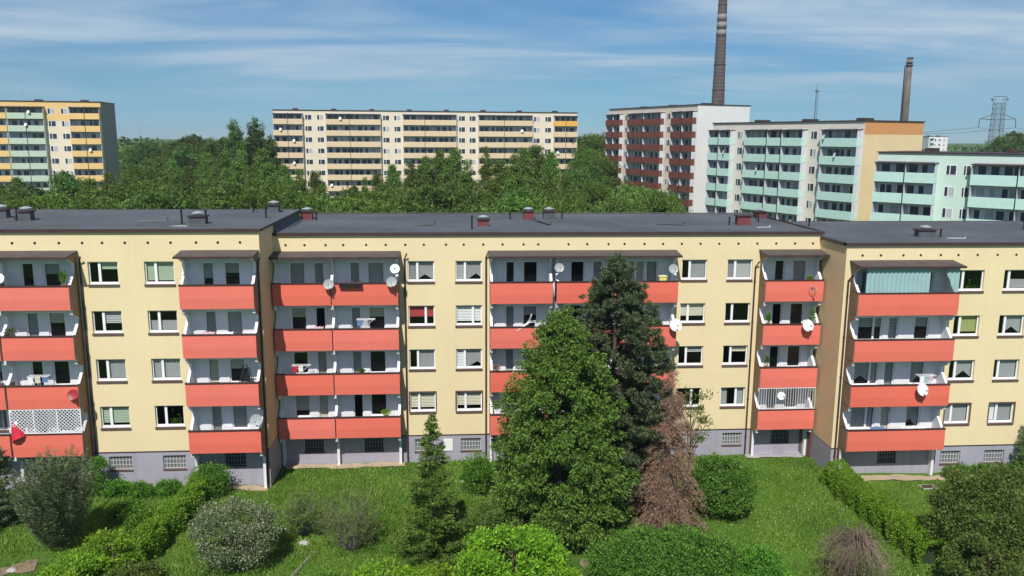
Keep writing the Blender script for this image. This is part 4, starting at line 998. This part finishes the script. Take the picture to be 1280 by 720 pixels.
def profile_tree(name, seed, h, prof, z0, mat, nbr, lpb, lobe, per, lf, wr, droop, r0, up=.35, bark='bark', rise=0., inner=.45, fine=.5, var=.2):
    """boughs to a silhouette prof(height fraction), each carrying a string of leaf clusters"""
    g = np.random.default_rng(seed); t = empty(name); m = MB(); C = []; D = []
    m.tube([(.05 * math.sin(k), .05 * math.cos(k * 1.7), -.3 + (h - .1) * k / 8) for k in range(9)], [r0 * (1.1 - k / 8) + .012 for k in range(9)], bark, 9)
    for b in range(nbr):
        f = ((b + g.uniform(0, 1)) / nbr) ** 1.0; a = b * 2.39996 + g.normal() * .3; ln = prof(f) * g.uniform(1 - var * 1.4, 1 + var * .5); z = z0 + (h - z0) * f
        tip = np.array([math.cos(a) * ln, math.sin(a) * ln, z]); s = np.array([0, 0, max(.1, z - rise * ln)])
        if b % 2 == 0: m.tube([tuple(s), tuple(s * .5 + tip * .5 + [0, 0, .05 * ln]), tuple(tip)], [r0 * .2 * (1 - f * .7) + .01, r0 * .12 * (1 - f * .7) + .008, .006], bark, 4)
        for q in range(lpb):
            u = inner + (1 - inner) * (q + g.uniform(.2, 1)) / lpb; c = s + (tip - s) * u + g.normal(0, lobe * .35, 3); sz = lobe * g.uniform(.6, 1.2) * (1.05 - f * .5)
            n = int(per * (sz / lobe) ** 2); d = sphere_pts(g, n); r_ = g.uniform(.3, 1, (n, 1)) ** fine
            C.append(c + d * r_ * [sz, sz, sz * .7]); D.append(d * .9 + [0, 0, up - droop] + np.array([math.cos(a), math.sin(a), 0]) * .35 + g.normal(size=(n, 3)) * .35)
    m.build('trunk', t); C = np.concatenate(C); C[:, 2] = np.maximum(C[:, 2], .04)
    raw_mesh('crown', leaf_quads(C, np.concatenate(D), lf, wr, g), 4, mat, t)
    return t

def twiggy(seed, h, r, n, mat_twig, mat_leaf, nleaf, lf):
    """many thin stems fanning up from the root, forked, with a thin veil of leaves"""
    g = np.random.default_rng(seed); t = empty('bare_bush'); m = MB(); P = []
    for k in range(n):
        a = g.uniform(0, 6.283); rr = r * g.uniform(.15, 1) ** .7; hh = h * (1 - .45 * (rr / r) ** 2) * g.uniform(.6, 1.05)
        p0 = np.array([.15 * math.cos(a), .15 * math.sin(a), -.1]); p3 = np.array([rr * math.cos(a), rr * math.sin(a), hh]); p1 = p0 + (p3 - p0) * [.3, .3, .42]; p2 = p0 + (p3 - p0) * [.65, .65, .75]
        m.tube([tuple(p0), tuple(p1), tuple(p2), tuple(p3)], [.018, .013, .009, .004], mat_twig, 3)
        for j in range(5):
            u = g.uniform(.35, .95); q = p0 + (p3 - p0) * [u, u, min(1, u * 1.1)]; e = q + g.normal(0, .28, 3) + [0, 0, .28]; m.tube([tuple(q), tuple(e)], [.006, .003], mat_twig, 3); P.append(q + (e - q) * g.uniform(.3, 1.05, (nleaf, 1)) + g.normal(0, .05, (nleaf, 3)))
    m.build('stems', t); P = np.concatenate(P); raw_mesh('foliage', leaf_quads(P, g.normal(size=P.shape), lf, .5, g), 4, mat_leaf, t)
    return t

def place(t, x, y, label, cat, group=None, rz=0, z=None, s=1):
    t.location = (x, y, gz(x, y) if z is None else z); t.rotation_euler = (0, 0, rz); t.scale = (s, s, s)
    return tag(t, label, cat, group)

# --- the three tall trees before the middle section
def ip(f, pts):
    return float(np.interp(f, [p[0] for p in pts], [p[1] for p in pts]))
t = profile_tree('spruce_tree', 11, 11.7, lambda f: ip(f, [(0, 2.9), (.12, 3.3), (.4, 3.35), (.6, 2.9), (.78, 2.1), (.9, 1.25), (1, .35)]), .3, 'leaf_spruce', 250, 4, .64, 250, .155, .42, .8, .24, rise=.1, inner=.4, var=.14)
place(t, 1.75, -10.3, 'dense bright green conifer with drooping shoots, left of the dark pine', 'conifer')
t = profile_tree('pine_tree', 21, 14.1, lambda f: ip(f, [(0, 2.0), (.2, 3.2), (.45, 3.6), (.62, 3.4), (.75, 2.8), (.88, 1.6), (.96, .75), (1, .2)]), .9, 'leaf_pine', 220, 6, .48, 280, .2, .26, -.1, .23, rise=.25, inner=.3, fine=.8)
place(t, 5.1, -7.4, 'tall dark blue green pine standing behind the bright green conifer', 'pine', z=-.3)
t = conifer('dead_spruce', 31, 8.6, lambda f: (2.6 * (1 - f) ** .75 + .3) * (.8 + .25 * math.sin(f * 37)), .3, 'leaf_brown', 26, 17, .18, .13, droop=.8, tuft=.5, bark='dead_twig', nleaf=150, r0=.13, gaps=.2, dead=True)
place(t, 7.75, -9.6, 'dead spruce with rusty brown twigs and drooping boughs', 'dead tree', z=-.3)
t = leafy('scraggly_tree', 33, 7.6, 1.5, 1.3, 3.6, 'q', 'leaf_olive', nl=24, lobe=.36, per=60, lf=.12, r0=.07, shell=.5)
place(t, 9.2, -8.4, 'thin half bare tree leaning out behind the dead spruce', 'tree')
t = conifer('young_spruce', 41, 7.3, lambda f: 1.95 * (1 - f) ** .9 + .12, .1, 'leaf_spruce', 27, 13, .15, .3, droop=.12, tuft=.32, nleaf=120, r0=.08, gaps=.12, up_tip=.25)
place(t, -4.75, -12.2, 'slender young spruce with a pointed tip, alone on the lawn', 'spruce')
t = conifer('shrub_pine', 51, 4.9, lambda f: 2.3 * (1 - f * f) ** .5 * .95 + .1, .0, 'leaf_pine_grey', 16, 26, .2, .2, droop=-.95, tuft=.26, nleaf=120, r0=.1, gaps=.12, up_tip=.5)
place(t, -23.3, -10.8, 'broad grey green mountain pine bush with upright shoots', 'pine bush', s=.80)

# --- shrubs
def shrub(name, seed, px_, y, h, rx, ry, mat, label, cat='shrub', **kw):
    d = dict(nl=46, lobe=.5, per=260, lf=.09, r0=.06, shell=.7, z0=-.1, jit=.55); d.update(kw); z0 = d.pop('z0')
    t = leafy(name, seed, h, rx, ry, z0, 'q', mat, **d); return place(t, px_, y, label, cat)
shrub('round_bush', 61, 11.1, -8.6, 3.6, 1.85, 1.8, 'leaf_clipped', 'rounded dense green bush right of the dead spruce', lf=.10, nl=80, per=420, droop=.2)
shrub('leafy_bush', 62, -1.0, -15.2, 2.9, 2.6, 1.7, 'leaf_bright', 'yellow green leafy bush at the bottom edge, before the bright conifer', lf=.14, nl=90, per=300)
shrub('blossom_bush', 63, -14.3, -12.6, 3.3, 2.25, 2.1, 'leaf_blossom', 'round bush speckled with pale pinkish blossom', lf=.085, nl=90, per=340)
t = twiggy(64, 3.3, 2.0, 80, 'grey_twig', 'leaf_olive', 12, .085)
place(t, -8.9, -11.3, 'thin twiggy bush with bare stems between the blossom bush and young spruce', 'shrub')
t = twiggy(65, 2.3, 1.7, 70, 'grey_twig', 'leaf_dull', 20, .085)
place(t, -11.6, -9.6, 'low sparse grey green bush behind the blossom bush', 'shrub')
shrub('dark_bush', 66, -1.9, -10.6, 2.1, 1.3, 1.1, 'leaf_dull', 'low dark olive bush beside the foot of the bright conifer', lf=.08, nl=40, per=220)
shrub('right_thicket', 67, 22.6, -14.9, 5.2, 3.4, 3.0, 'leaf_dull', 'large dull green thicket in the lower right corner', cat='thicket', lf=.12, nl=150, lobe=.7, per=330, r0=.12, shell=.6)
shrub('right_thicket', 68, 20.3, -17.4, 3.0, 1.7, 1.5, 'leaf_dull', 'lower spreading bush on the left side of the corner thicket', lf=.11, nl=60, per=250)
shrub('side_bush', 69, -2.35, -5.2, 2.7, 1.1, .9, 'leaf_fresh', 'light green sapling beside the foot of the bright conifer, near the wall', lf=.1, nl=34, per=170, shell=.4)
for i, (x, y, h_, r_, mt, lb) in enumerate([
    (-19.9, -12.9, 1.9, 1.6, 'leaf_bright', 'yellow green bush at the bottom edge left of the blossom bush'),
    (-21.2, -14.0, 1.3, 1.5, 'leaf_bright', 'low lime green bush at the bottom edge below the mountain pine'),
    (-19.4, -9.6, 1.2, 1.2, 'leaf_fresh', 'small fresh green bush between the mountain pine and hedge'),
    (-21.0, -7.6, .9, 1.2, 'leaf_fresh', 'low leafy clump behind the mountain pine'),
    (-18.3, -14.6, 1.1, 1.2, 'leaf_olive', 'olive bush at the bottom edge under the hedge end'),
    (-6.9, -14.9, .9, 1.6, 'leaf_bright', 'low bright ground bush left of the young spruce foot'),
    (-3.9, -15.2, .8, 1.5, 'leaf_bright', 'low bright ground bush right of the young spruce foot'),
    (-9.4, -15.4, .7, 1.5, 'leaf_fresh', 'low green bush at the bottom edge below the twiggy bush'),
    (1.2, -16.6, 1.7, .9, 'leaf_bright', 'small bright bush beside the bare soil patch')]):
    shrub('low_bush', 80 + i, x, y, h_, r_, r_ * .8, mt, lb, nl=26, lobe=.42, per=230, lf=.12)
wl = ['tallest green clump against the left wall, climbing the plinth', 'weedy clump under the first basement window of the left wall', 'weedy clump left of the hedge top on the left wall', 'green clump between the left basement windows']
for i, (x, h_, r_) in enumerate([(-24.0, 2.6, .7), (-22.9, 1.1, .8), (-19.9, 1.0, .8), (-21.5, .9, .8)]):
    shrub('wall_shrub', 100 + i, x, -4.6 - .1 * i, h_, r_, .55, 'leaf_fresh', wl[i], nl=20, lobe=.35, per=170, lf=.1).__setitem__('group', 'shrubs at the foot of the walls')
wr_ = ['first small rounded shrub from the red balcony along the right wall', 'second small rounded shrub from the balcony along the right wall', 'third small rounded shrub from the balcony along the right wall', 'fourth small rounded shrub from the balcony along the right wall', 'fifth small rounded shrub from the balcony along the right wall']
for i in range(5):
    shrub('wall_shrub', 110 + i, 26.9 + i * .95, -4.25 + .1 * (i % 2), .75 + .2 * (i % 3) / 2, .55, .45, 'leaf_fresh', wr_[i], nl=16, lobe=.26, per=150, lf=.08).__setitem__('group', 'shrubs at the foot of the walls')
t = conifer('slender_conifer', 71, 4.4, lambda f: .8 * (1 - f) ** .6 + .1, .1, 'leaf_spruce', 18, 10, .14, .3, nleaf=80, r0=.07, droop=0, up_tip=.3)
place(t, 31.6, -4.9, 'slender dark conifer by the wall at the right edge', 'conifer')
t = conifer('dark_yew', 72, 5.2, lambda f: 1.6 * (1 - f) ** .5 + .1, .1, 'leaf_pine', 18, 14, .16, .3, nleaf=110, r0=.1, droop=0, up_tip=.2)
place(t, -27.9, -8.2, 'dark conifer at the left edge beside the mountain pine', 'conifer')

# weeping brown tree at the bottom edge
def weeping():
    g = np.random.default_rng(5); t = empty('weeping_tree'); m = MB(); h_ = 3.0
    m.tube([(0, 0, -.2), (.05, 0, 1.2), (0, .05, h_ - .2)], [.1, .08, .05], 'bark', 8)
    for k in range(360):
        a = g.uniform(0, 6.283); r_ = g.uniform(.25, 1.75) ** .9; z0 = h_ - .1 - .3 * r_ + g.normal() * .22 + .2 * math.sin(a * 3)
        p = [(.1 * math.cos(a), .1 * math.sin(a), h_ - .4), (r_ * .6 * math.cos(a), r_ * .6 * math.sin(a), z0), (r_ * math.cos(a), r_ * math.sin(a), z0 - .55), (r_ * 1.07 * math.cos(a) + g.normal() * .12, r_ * 1.07 * math.sin(a) + g.normal() * .12, max(.1, z0 - g.uniform(.6, 2.6)))]
        m.tube(p, [.016, .012, .009, .005], 'dead_twig', 3)
    m.build('branches', t)
    n = 2600; a = g.uniform(0, 6.283, n); r_ = g.uniform(.3, 1.9, n); z = g.uniform(.3, 2.7, n)
    raw_mesh('buds', leaf_quads(np.c_[r_ * np.cos(a), r_ * np.sin(a), z], g.normal(size=(n, 3)) + [0, 0, -1], .09, .25, g), 4, 'leaf_brown', t)
    place(t, 14.7, -16.6, 'brown weeping tree with bare hanging twigs at the bottom edge', 'weeping tree')
weeping()

# hedges: leafy skin over a twiggy core, following their line
def hedge(seed, pts, w, hgt, mat, label, density=1300, lf=.085, name='hedge'):
    g = np.random.default_rng(seed); P = [Vector(p) for p in pts]; m = MB(); C = []; D = []
    for i in range(len(P) - 1):
        a, b = P[i], P[i + 1]; d = (b - a).normalized(); nn = Vector((-d.y, d.x)); ln = (b - a).length; n = int(density * ln * (w + 2 * hgt))
        s = g.uniform(-.1, ln + .1, n); q = g.uniform(-1, 1, n) * (w / 2 + hgt)
        top = np.abs(q) < w / 2
        off = np.where(top, q, np.sign(q) * w / 2); z = np.where(top, hgt, hgt - (np.abs(q) - w / 2))
        lump = .10 * np.sin(s * 2.3 + seed) + .08 * np.sin(s * 5.1 + q * 3)
        rnd_ = g.normal(0, .06, n) - np.abs(g.normal(0, .07, n)); r_ = np.clip((np.abs(off) / (w / 2)) ** 4, 0, 1) * np.clip((z / hgt) ** 4, 0, 1) * .16
        off = off + np.where(top, 0, np.sign(q) * (rnd_ + lump)) - np.sign(off) * r_; z = z + np.where(top, rnd_ + lump, 0) - r_ * .6
        x = a.x + d.x * s + nn.x * off; y = a.y + d.y * s + nn.y * off
        gzv = np.array([gz(u, v) for u, v in zip(x[::50], y[::50])]).mean()
        C.append(np.c_[x, y, z + gzv]); nr = np.where(top[:, None], [[0, 0, 1.]], np.c_[np.sign(q) * nn.x, np.sign(q) * nn.y, np.full(n, .4)]); D.append(nr + g.normal(0, .6, (n, 3)))
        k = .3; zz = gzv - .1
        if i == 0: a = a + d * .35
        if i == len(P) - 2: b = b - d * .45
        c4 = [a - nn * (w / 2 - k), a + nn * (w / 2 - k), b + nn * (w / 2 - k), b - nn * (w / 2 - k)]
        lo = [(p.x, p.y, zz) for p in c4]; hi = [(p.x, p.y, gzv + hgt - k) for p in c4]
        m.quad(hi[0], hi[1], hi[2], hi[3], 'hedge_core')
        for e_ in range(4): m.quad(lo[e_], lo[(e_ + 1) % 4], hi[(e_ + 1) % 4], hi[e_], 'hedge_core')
    t = empty(name, (P[0].x, P[0].y, 0)); off0 = np.array([P[0].x, P[0].y, 0])
    m.v = [(v[0] - P[0].x, v[1] - P[0].y, v[2]) for v in m.v]; m.build('stems', t)
    raw_mesh('foliage', leaf_quads(np.concatenate(C) - off0, np.concatenate(D), lf, .6, g), 4, mat, t)
    return tag(t, label, 'hedge')
hedge(1, [(19.3, -4.9), (19.2, -7.0), (19.4, -9.5), (19.6, -12.5), (19.5, -15)], 1.35, 1.35, 'leaf_hedge', 'long clipped hedge running from the right section corner down the lawn')
hedge(2, [(-18.0, -5.2), (-18.0, -7.0), (-18.4, -9.0), (-18.8, -11.5), (-18.9, -13.2)], 1.2, 1.35, 'leaf_hedge', 'clipped hedge running down from the left section wall beside the lawn')
shrub('round_bush', 73, -17.6, -5.0, 2.0, 1.15, .95, 'leaf_clipped', 'rounded green bush at the wall end of the left hedge', lf=.09, nl=50, per=260)
shrub('clipped_hedge', 75, 5.9, -16.3, 3.0, 3.75, 2.0, 'leaf_clipped', 'wide clipped green hedge mound at the bottom edge right of the soil path', cat='hedge', lf=.10, nl=190, per=420, lobe=.55, shell=.88)
shrub('leafy_bush', 74, 10.2, -16.6, 2.2, 1.3, 1.4, 'leaf_fresh', 'lighter green bush joining the right end of the wide hedge block', lf=.1, nl=50, per=260)

# --- grass and meadow flowers
def grass():
    g = np.random.default_rng(9); n = 330000
    x = g.uniform(-34, 38, n); y = g.uniform(-21, -.1, n)
    keep = np.ones(n, bool)
    keep &= ~((x < -14.3) & (y > -4.3)); keep &= ~((x > 19.5) & (y > -4.9))
    keep &= ~((y > -.85) & (x < -6.7)) & ~((x > 1.9) & (x < 3.3) & (y < -13)) & ~((y > -.7) & (x > 15.3))
    keep &= ~((x < -22.6) & (y < -11.3) & (y > -14) & (g.random(n) < .8))
    pt = np.sin(x * .9 + 1.3 * np.sin(y * .7)) * np.sin(y * 1.1 + x * .4)
    keep &= g.random(n) < .72 + .28 * pt
    x, y, pt = x[keep], y[keep], pt[keep]; n = len(x)
    z = np.array([gz(a, b) for a, b in zip(x, y)])
    tall = .06 + .07 * g.random(n) + .05 * np.clip(pt, 0, 1) + .09 * np.clip(-(y + 1) / 1 + 1.6, 0, 1) * (x < 0) * g.random(n)
    a = g.uniform(0, 6.283, n); w = .02 + .022 * g.random(n); ln = g.normal(0, .5, (n, 2)) * tall[:, None]
    V = np.stack([np.c_[x - np.cos(a) * w, y - np.sin(a) * w, z - .01], np.c_[x + np.cos(a) * w, y + np.sin(a) * w, z - .01], np.c_[x + ln[:, 0], y + ln[:, 1], z + tall]], 1)
    tag(raw_mesh('grass', V, 3, 'grass_blade'), 'mown green grass with paler patches over the garden', 'grass', kind='stuff')
    k = 800; cl = g.uniform([-13, -16], [19, -1], (28, 2)); i = g.integers(0, 28, k); p = cl[i] + g.normal(0, .9, (k, 2)); p = p[(p[:, 1] < -1) & (p[:, 1] > -18)]
    c = np.c_[p, [gz(a_, b_) + .13 for a_, b_ in p]]
    V = leaf_quads(c, np.c_[g.normal(size=(len(c), 2)), np.zeros(len(c))], .045, 1., g)
    tag(raw_mesh('meadow_flowers', V, 4, 'blind_white'), 'scattered tiny white daisies in the lawn', 'flowers', kind='stuff')
grass()
# scraps on the lawn
m = MB(); g_ = random.Random(2)
c = survey(15, 712, z=0.1); t = bpy.data.objects
def rock(x, y, s, label):
    g = np.random.default_rng(int(abs(x) * 10)); n, k = 10, 6; m = MB(); ring = []
    for j in range(k + 1):
        ph = math.pi / 2 * (1 - j / k * 1.35)
        ring.append([(math.cos(2 * math.pi * q / n) * math.cos(ph) * s * g.uniform(.85, 1.15), math.sin(2 * math.pi * q / n) * math.cos(ph) * s * .7 * g.uniform(.85, 1.15), math.sin(ph) * s * .6) for q in range(n)])
    for j in range(k):
        for q in range(n): m.quad(ring[j][q], ring[j + 1][q], ring[j + 1][(q + 1) % n], ring[j][(q + 1) % n], 'rock')
    o = m.build('rock', smooth=True); o.location = (x, y, gz(x, y) + .02); tag(o, label, 'rock')
rock(c.x, c.y, .26, 'pale rock on bare soil in the lower left corner')
c = survey(380, 680, z=-.2); rock(c.x, c.y, .3, 'grey stone beside the thin concrete edging')
m = MB(); m.box(-.45, .45, -.3, .3, -.05, .06, 'concrete'); m.box(-.35, .35, -.2, .2, .061, .085, 'dark_metal'); o = m.build('manhole_cover'); c = survey(1160, 609, z=-.25); o.location = (c.x, c.y, gz(c.x, c.y)); tag(o, 'small rectangular manhole on the lawn below the right section', 'manhole')
for i, (px_, py_, lb) in enumerate([(579, 604, 'white litter scrap on the lawn right of the young spruce'), (1053, 617, 'white litter scrap on the lawn by the right hedge'), (1098, 639, 'white litter scrap beside the middle of the right hedge')]):
    c = survey(px_, py_, z=-.25); m = MB(); m.quad((-.1, -.06, 0), (.09, -.08, .03), (.11, .07, .0), (-.07, .08, .05), 'blind_white'); m.quad((-.05, -.04, .05), (.04, -.05, .09), (.05, .05, .04), (-.04, .05, .1), 'blind_white'); o = m.build('paper_scrap'); o.location = (c.x, c.y, gz(c.x, c.y) + .1); tag(o, lb, 'litter', 'scraps of litter on the lawn')

# --- trees behind the block: a few grown once, then copied
protos = {
 'birch': leafy('birch_tree', 201, 16, 2.15, 2.1, 3, 'q', 'leaf_birch', nl=120, lobe=.72, per=120, lf=.24, droop=1.1, bark='birch_bark', r0=.17, shell=.35, taper=.55, wr=.4),
 'birch2': leafy('birch_tree', 202, 16, 1.75, 1.8, 2.5, 'q', 'leaf_birch', nl=110, lobe=.62, per=120, lf=.23, droop=1.2, bark='birch_bark', r0=.15, shell=.3, taper=.65, wr=.4),
 'broad': leafy('broadleaf_tree', 203, 14, 4.4, 4.3, 2.5, 'q', 'leaf_wood', nl=110, lobe=1.05, per=170, lf=.28, r0=.25, shell=.5),
 'lime': leafy('broadleaf_tree', 204, 13, 4.0, 4.0, 2.5, 'q', 'leaf_lime', nl=110, lobe=1.0, per=170, lf=.27, r0=.25, shell=.5),
 'poplar': leafy('poplar_tree', 205, 22, 3.4, 3.2, 3, 'q', 'leaf_wood', nl=130, lobe=.85, per=130, lf=.30, r0=.3, shell=.4, taper=.35),
 'willow': leafy('willow_tree', 206, 12, 4.8, 4.6, 1.5, 'q', 'leaf_birch', nl=110, lobe=1.0, per=190, lf=.36, droop=1.6, r0=.25, shell=.6, wr=.3),
}
H0 = {k_: max(v_.co.z for c_ in o_.children if c_.name.startswith('crown') for v_ in c_.data.vertices) - .25 for k_, o_ in protos.items()}
KIND = {'birch': 'silver birch', 'birch2': 'slender birch', 'broad': 'dark broadleaf tree', 'lime': 'light green broadleaf tree', 'poplar': 'tall poplar', 'willow': 'drooping willow'}
used = set(); seen_lb = {}
tr = random.Random(77)
REG = [(-50, 165, 'before the orange balcony block'), (165, 275, 'in the gap right of the orange balcony block'), (275, 345, 'left of the tan balcony block'), (345, 440, 'before the left bays of the tan block'), (440, 600, 'before the middle of the tan balcony block'), (600, 722, 'before the right bays of the tan block'), (722, 762, 'in the gap left of the brown balcony block'), (762, 900, 'before the brown balcony block'), (900, 1400, 'behind the mint green block')]
def belt(px_, top_px, D, kind, wide=1.):
    p = survey(px_, top_px, D=D); hgt = max(5., p.z + .2); pr = protos[kind]
    if kind not in used: o = pr; used.add(kind)
    else: o = copy_tree(pr)
    s = hgt / H0[kind]; o.location = (p.x, p.y, -.2); o.rotation_euler = (0, 0, tr.uniform(0, 6.28)); w = s * wide * tr.uniform(.9, 1.15); o.scale = (w, w, s)
    reg = next((r_[2] for r_ in REG if r_[0] <= px_ < r_[1]), 'beyond the block')
    dist = 'far' if D > 150 else ('near' if D < 95 else 'middle row')
    tag(o, f'{KIND[kind]} {reg}, {dist}' if dist == 'middle row' else f'{dist} {KIND[kind]} {reg}', 'tree', f'{KIND[kind]} trees {reg}')
B = [ # px, top px, depth, kind
 (-20, 236, 120, 'broad', 1), (18, 222, 118, 'birch'), (48, 232, 105, 'broad'), (66, 240, 90, 'lime'), (88, 214, 112, 'broad', .8), (112, 224, 100, 'birch'), (135, 216, 120, 'birch2', 1.2), (158, 232, 95, 'broad'), (30, 246, 84, 'lime'), (4, 244, 90, 'birch2'), (125, 244, 82, 'lime'),
 (172, 178, 250, 'broad'), (190, 176, 260, 'broad', 1.2), (208, 182, 230, 'birch'), (228, 172, 240, 'broad'), (248, 168, 250, 'broad', .9), (240, 180, 200, 'broad'), (262, 172, 230, 'birch2'), (196, 196, 170, 'birch'), (180, 206, 150, 'lime'), (216, 200, 160, 'birch2', 1.2), (258, 192, 165, 'birch'), (236, 208, 130, 'birch'), (200, 222, 118, 'birch2'), (172, 226, 112, 'lime'), (218, 234, 90, 'broad'), (252, 226, 100, 'birch'), (184, 240, 82, 'broad'),
 (292, 148, 190, 'poplar'), (318, 146, 195, 'poplar', 1.15), (338, 168, 185, 'poplar'), (282, 172, 200, 'broad'), (276, 190, 150, 'birch'), (300, 188, 140, 'birch2', 1.2), (326, 186, 135, 'birch'), (284, 210, 115, 'birch'), (310, 208, 110, 'birch2'), (336, 204, 118, 'birch'), (300, 232, 88, 'broad'), (330, 230, 86, 'lime'), (270, 236, 84, 'birch'),
 (356, 206, 122, 'birch'), (374, 212, 118, 'birch2', 1.2), (394, 214, 115, 'birch'), (404, 232, 95, 'birch2'), (366, 230, 92, 'birch'), (386, 240, 84, 'lime'), (422, 250, 90, 'lime'), (438, 246, 96, 'lime'), (412, 256, 80, 'broad'), (452, 250, 86, 'broad'), (350, 244, 82, 'broad'),
 (456, 222, 122, 'birch2', .7), (472, 216, 125, 'birch'), (492, 206, 128, 'birch'), (514, 202, 124, 'birch2', 1.2), (530, 196, 128, 'birch'), (548, 188, 130, 'birch'), (566, 186, 128, 'birch', 1.15), (584, 200, 120, 'birch2'), (480, 236, 95, 'lime'), (505, 230, 100, 'lime'), (532, 232, 92, 'broad'), (556, 230, 96, 'broad'), (578, 236, 90, 'birch'), (596, 226, 100, 'birch2'), (520, 250, 80, 'broad'), (470, 252, 78, 'lime'),
 (608, 184, 128, 'birch2', .75), (626, 200, 120, 'birch'), (642, 192, 126, 'birch2'), (656, 186, 130, 'birch'), (672, 182, 132, 'birch', 1.15), (690, 190, 125, 'birch'), (708, 216, 115, 'birch'), (618, 228, 98, 'birch'), (640, 224, 100, 'birch', 1.2), (664, 222, 98, 'birch2', 1.3), (686, 226, 96, 'birch'), (706, 238, 90, 'broad'), (650, 246, 80, 'lime'), (624, 248, 80, 'broad'), (692, 248, 80, 'lime'),
 (730, 168, 230, 'lime', 1.2), (746, 166, 240, 'lime', 1.2), (738, 184, 200, 'lime', 1.1), (752, 196, 170, 'lime'), (732, 206, 165, 'broad'), (744, 226, 130, 'lime'),
 (782, 222, 150, 'birch2', .8), (800, 229, 122, 'willow', 1.15), (824, 233, 116, 'willow', 1.0), (778, 240, 112, 'willow', .9),
 (1262, 164, 260, 'broad', .8), (1278, 172, 250, 'broad'), (1292, 174, 260, 'lime')]
for a in B: belt(*a)
# low growth closing the gaps along the far side of the roof
ur = ['broad', 'birch', 'lime', 'birch2', 'broad']
for i, px_ in enumerate(range(-10, 760, 22)):
    if 740 < px_: continue
    belt(px_ + tr.uniform(-8, 8), 246 + tr.uniform(-14, 10), 92 + tr.uniform(-8, 22), ur[i % 5], tr.uniform(.6, .95))

# far woods along the skyline: one mass each
def woods(name, label, x0, x1, y0, y1, hmin, hmax, n, seed):
    g = np.random.default_rng(seed); k = int(n); x = g.uniform(x0, x1, k); y = g.uniform(y0, y1, k); hh = hmin + (hmax - hmin) * (.5 + .5 * np.sin(x * .031 + seed) * np.sin(x * .083)) * g.uniform(.7, 1.05, k)
    C = []; 
    for a, b, c_ in zip(x, y, hh):
        d = sphere_pts(g, 60); C.append(np.array([a, b, c_ * .6]) + d * [5.2, 5.2, c_ * .42] * g.uniform(.7, 1.1, (60, 1)))
    C = np.concatenate(C); C[:, 2] = np.maximum(C[:, 2], 0)
    tag(raw_mesh(name, leaf_quads(C, g.normal(size=C.shape), 3.2, .7, g), 4, 'leaf_wood'), label, 'woodland', kind='stuff')
woods('far_woodland', 'distant woodland belt along the left skyline', -420, -60, 300, 560, 12, 19, 900, 1)
woods('far_woodland', 'distant woodland behind the tan and brown blocks', -60, 190, 260, 520, 11, 17, 700, 2)
woods('far_woodland', 'distant wooded ridge on the right skyline', 190, 720, 480, 760, 11, 16, 900, 3)

# thin summer haze over the whole place
def haze():
    m = MB(); m.box(-1100, 1200, -300, 1300, -1.4, 135, 'grey_twig'); o = m.build('haze')
    mt = bpy.data.materials.new('haze'); mt.use_nodes = True; nt = mt.node_tree; nt.nodes.clear()
    out = nt.nodes.new('ShaderNodeOutputMaterial'); v = nt.nodes.new('ShaderNodeVolumePrincipled')
    v.inputs['Color'].default_value = (.72, .88, 1, 1); v.inputs['Density'].default_value = .00022; v.inputs['Anisotropy'].default_value = .2
    nt.links.new(v.outputs[0], out.inputs['Volume']); o.data.materials.clear(); o.data.materials.append(mt); mt.cycles.homogeneous_volume = True if hasattr(mt.cycles, 'homogeneous_volume') else True
    tag(o, kind='stuff')
haze()
SC.cycles.volume_bounces = 0
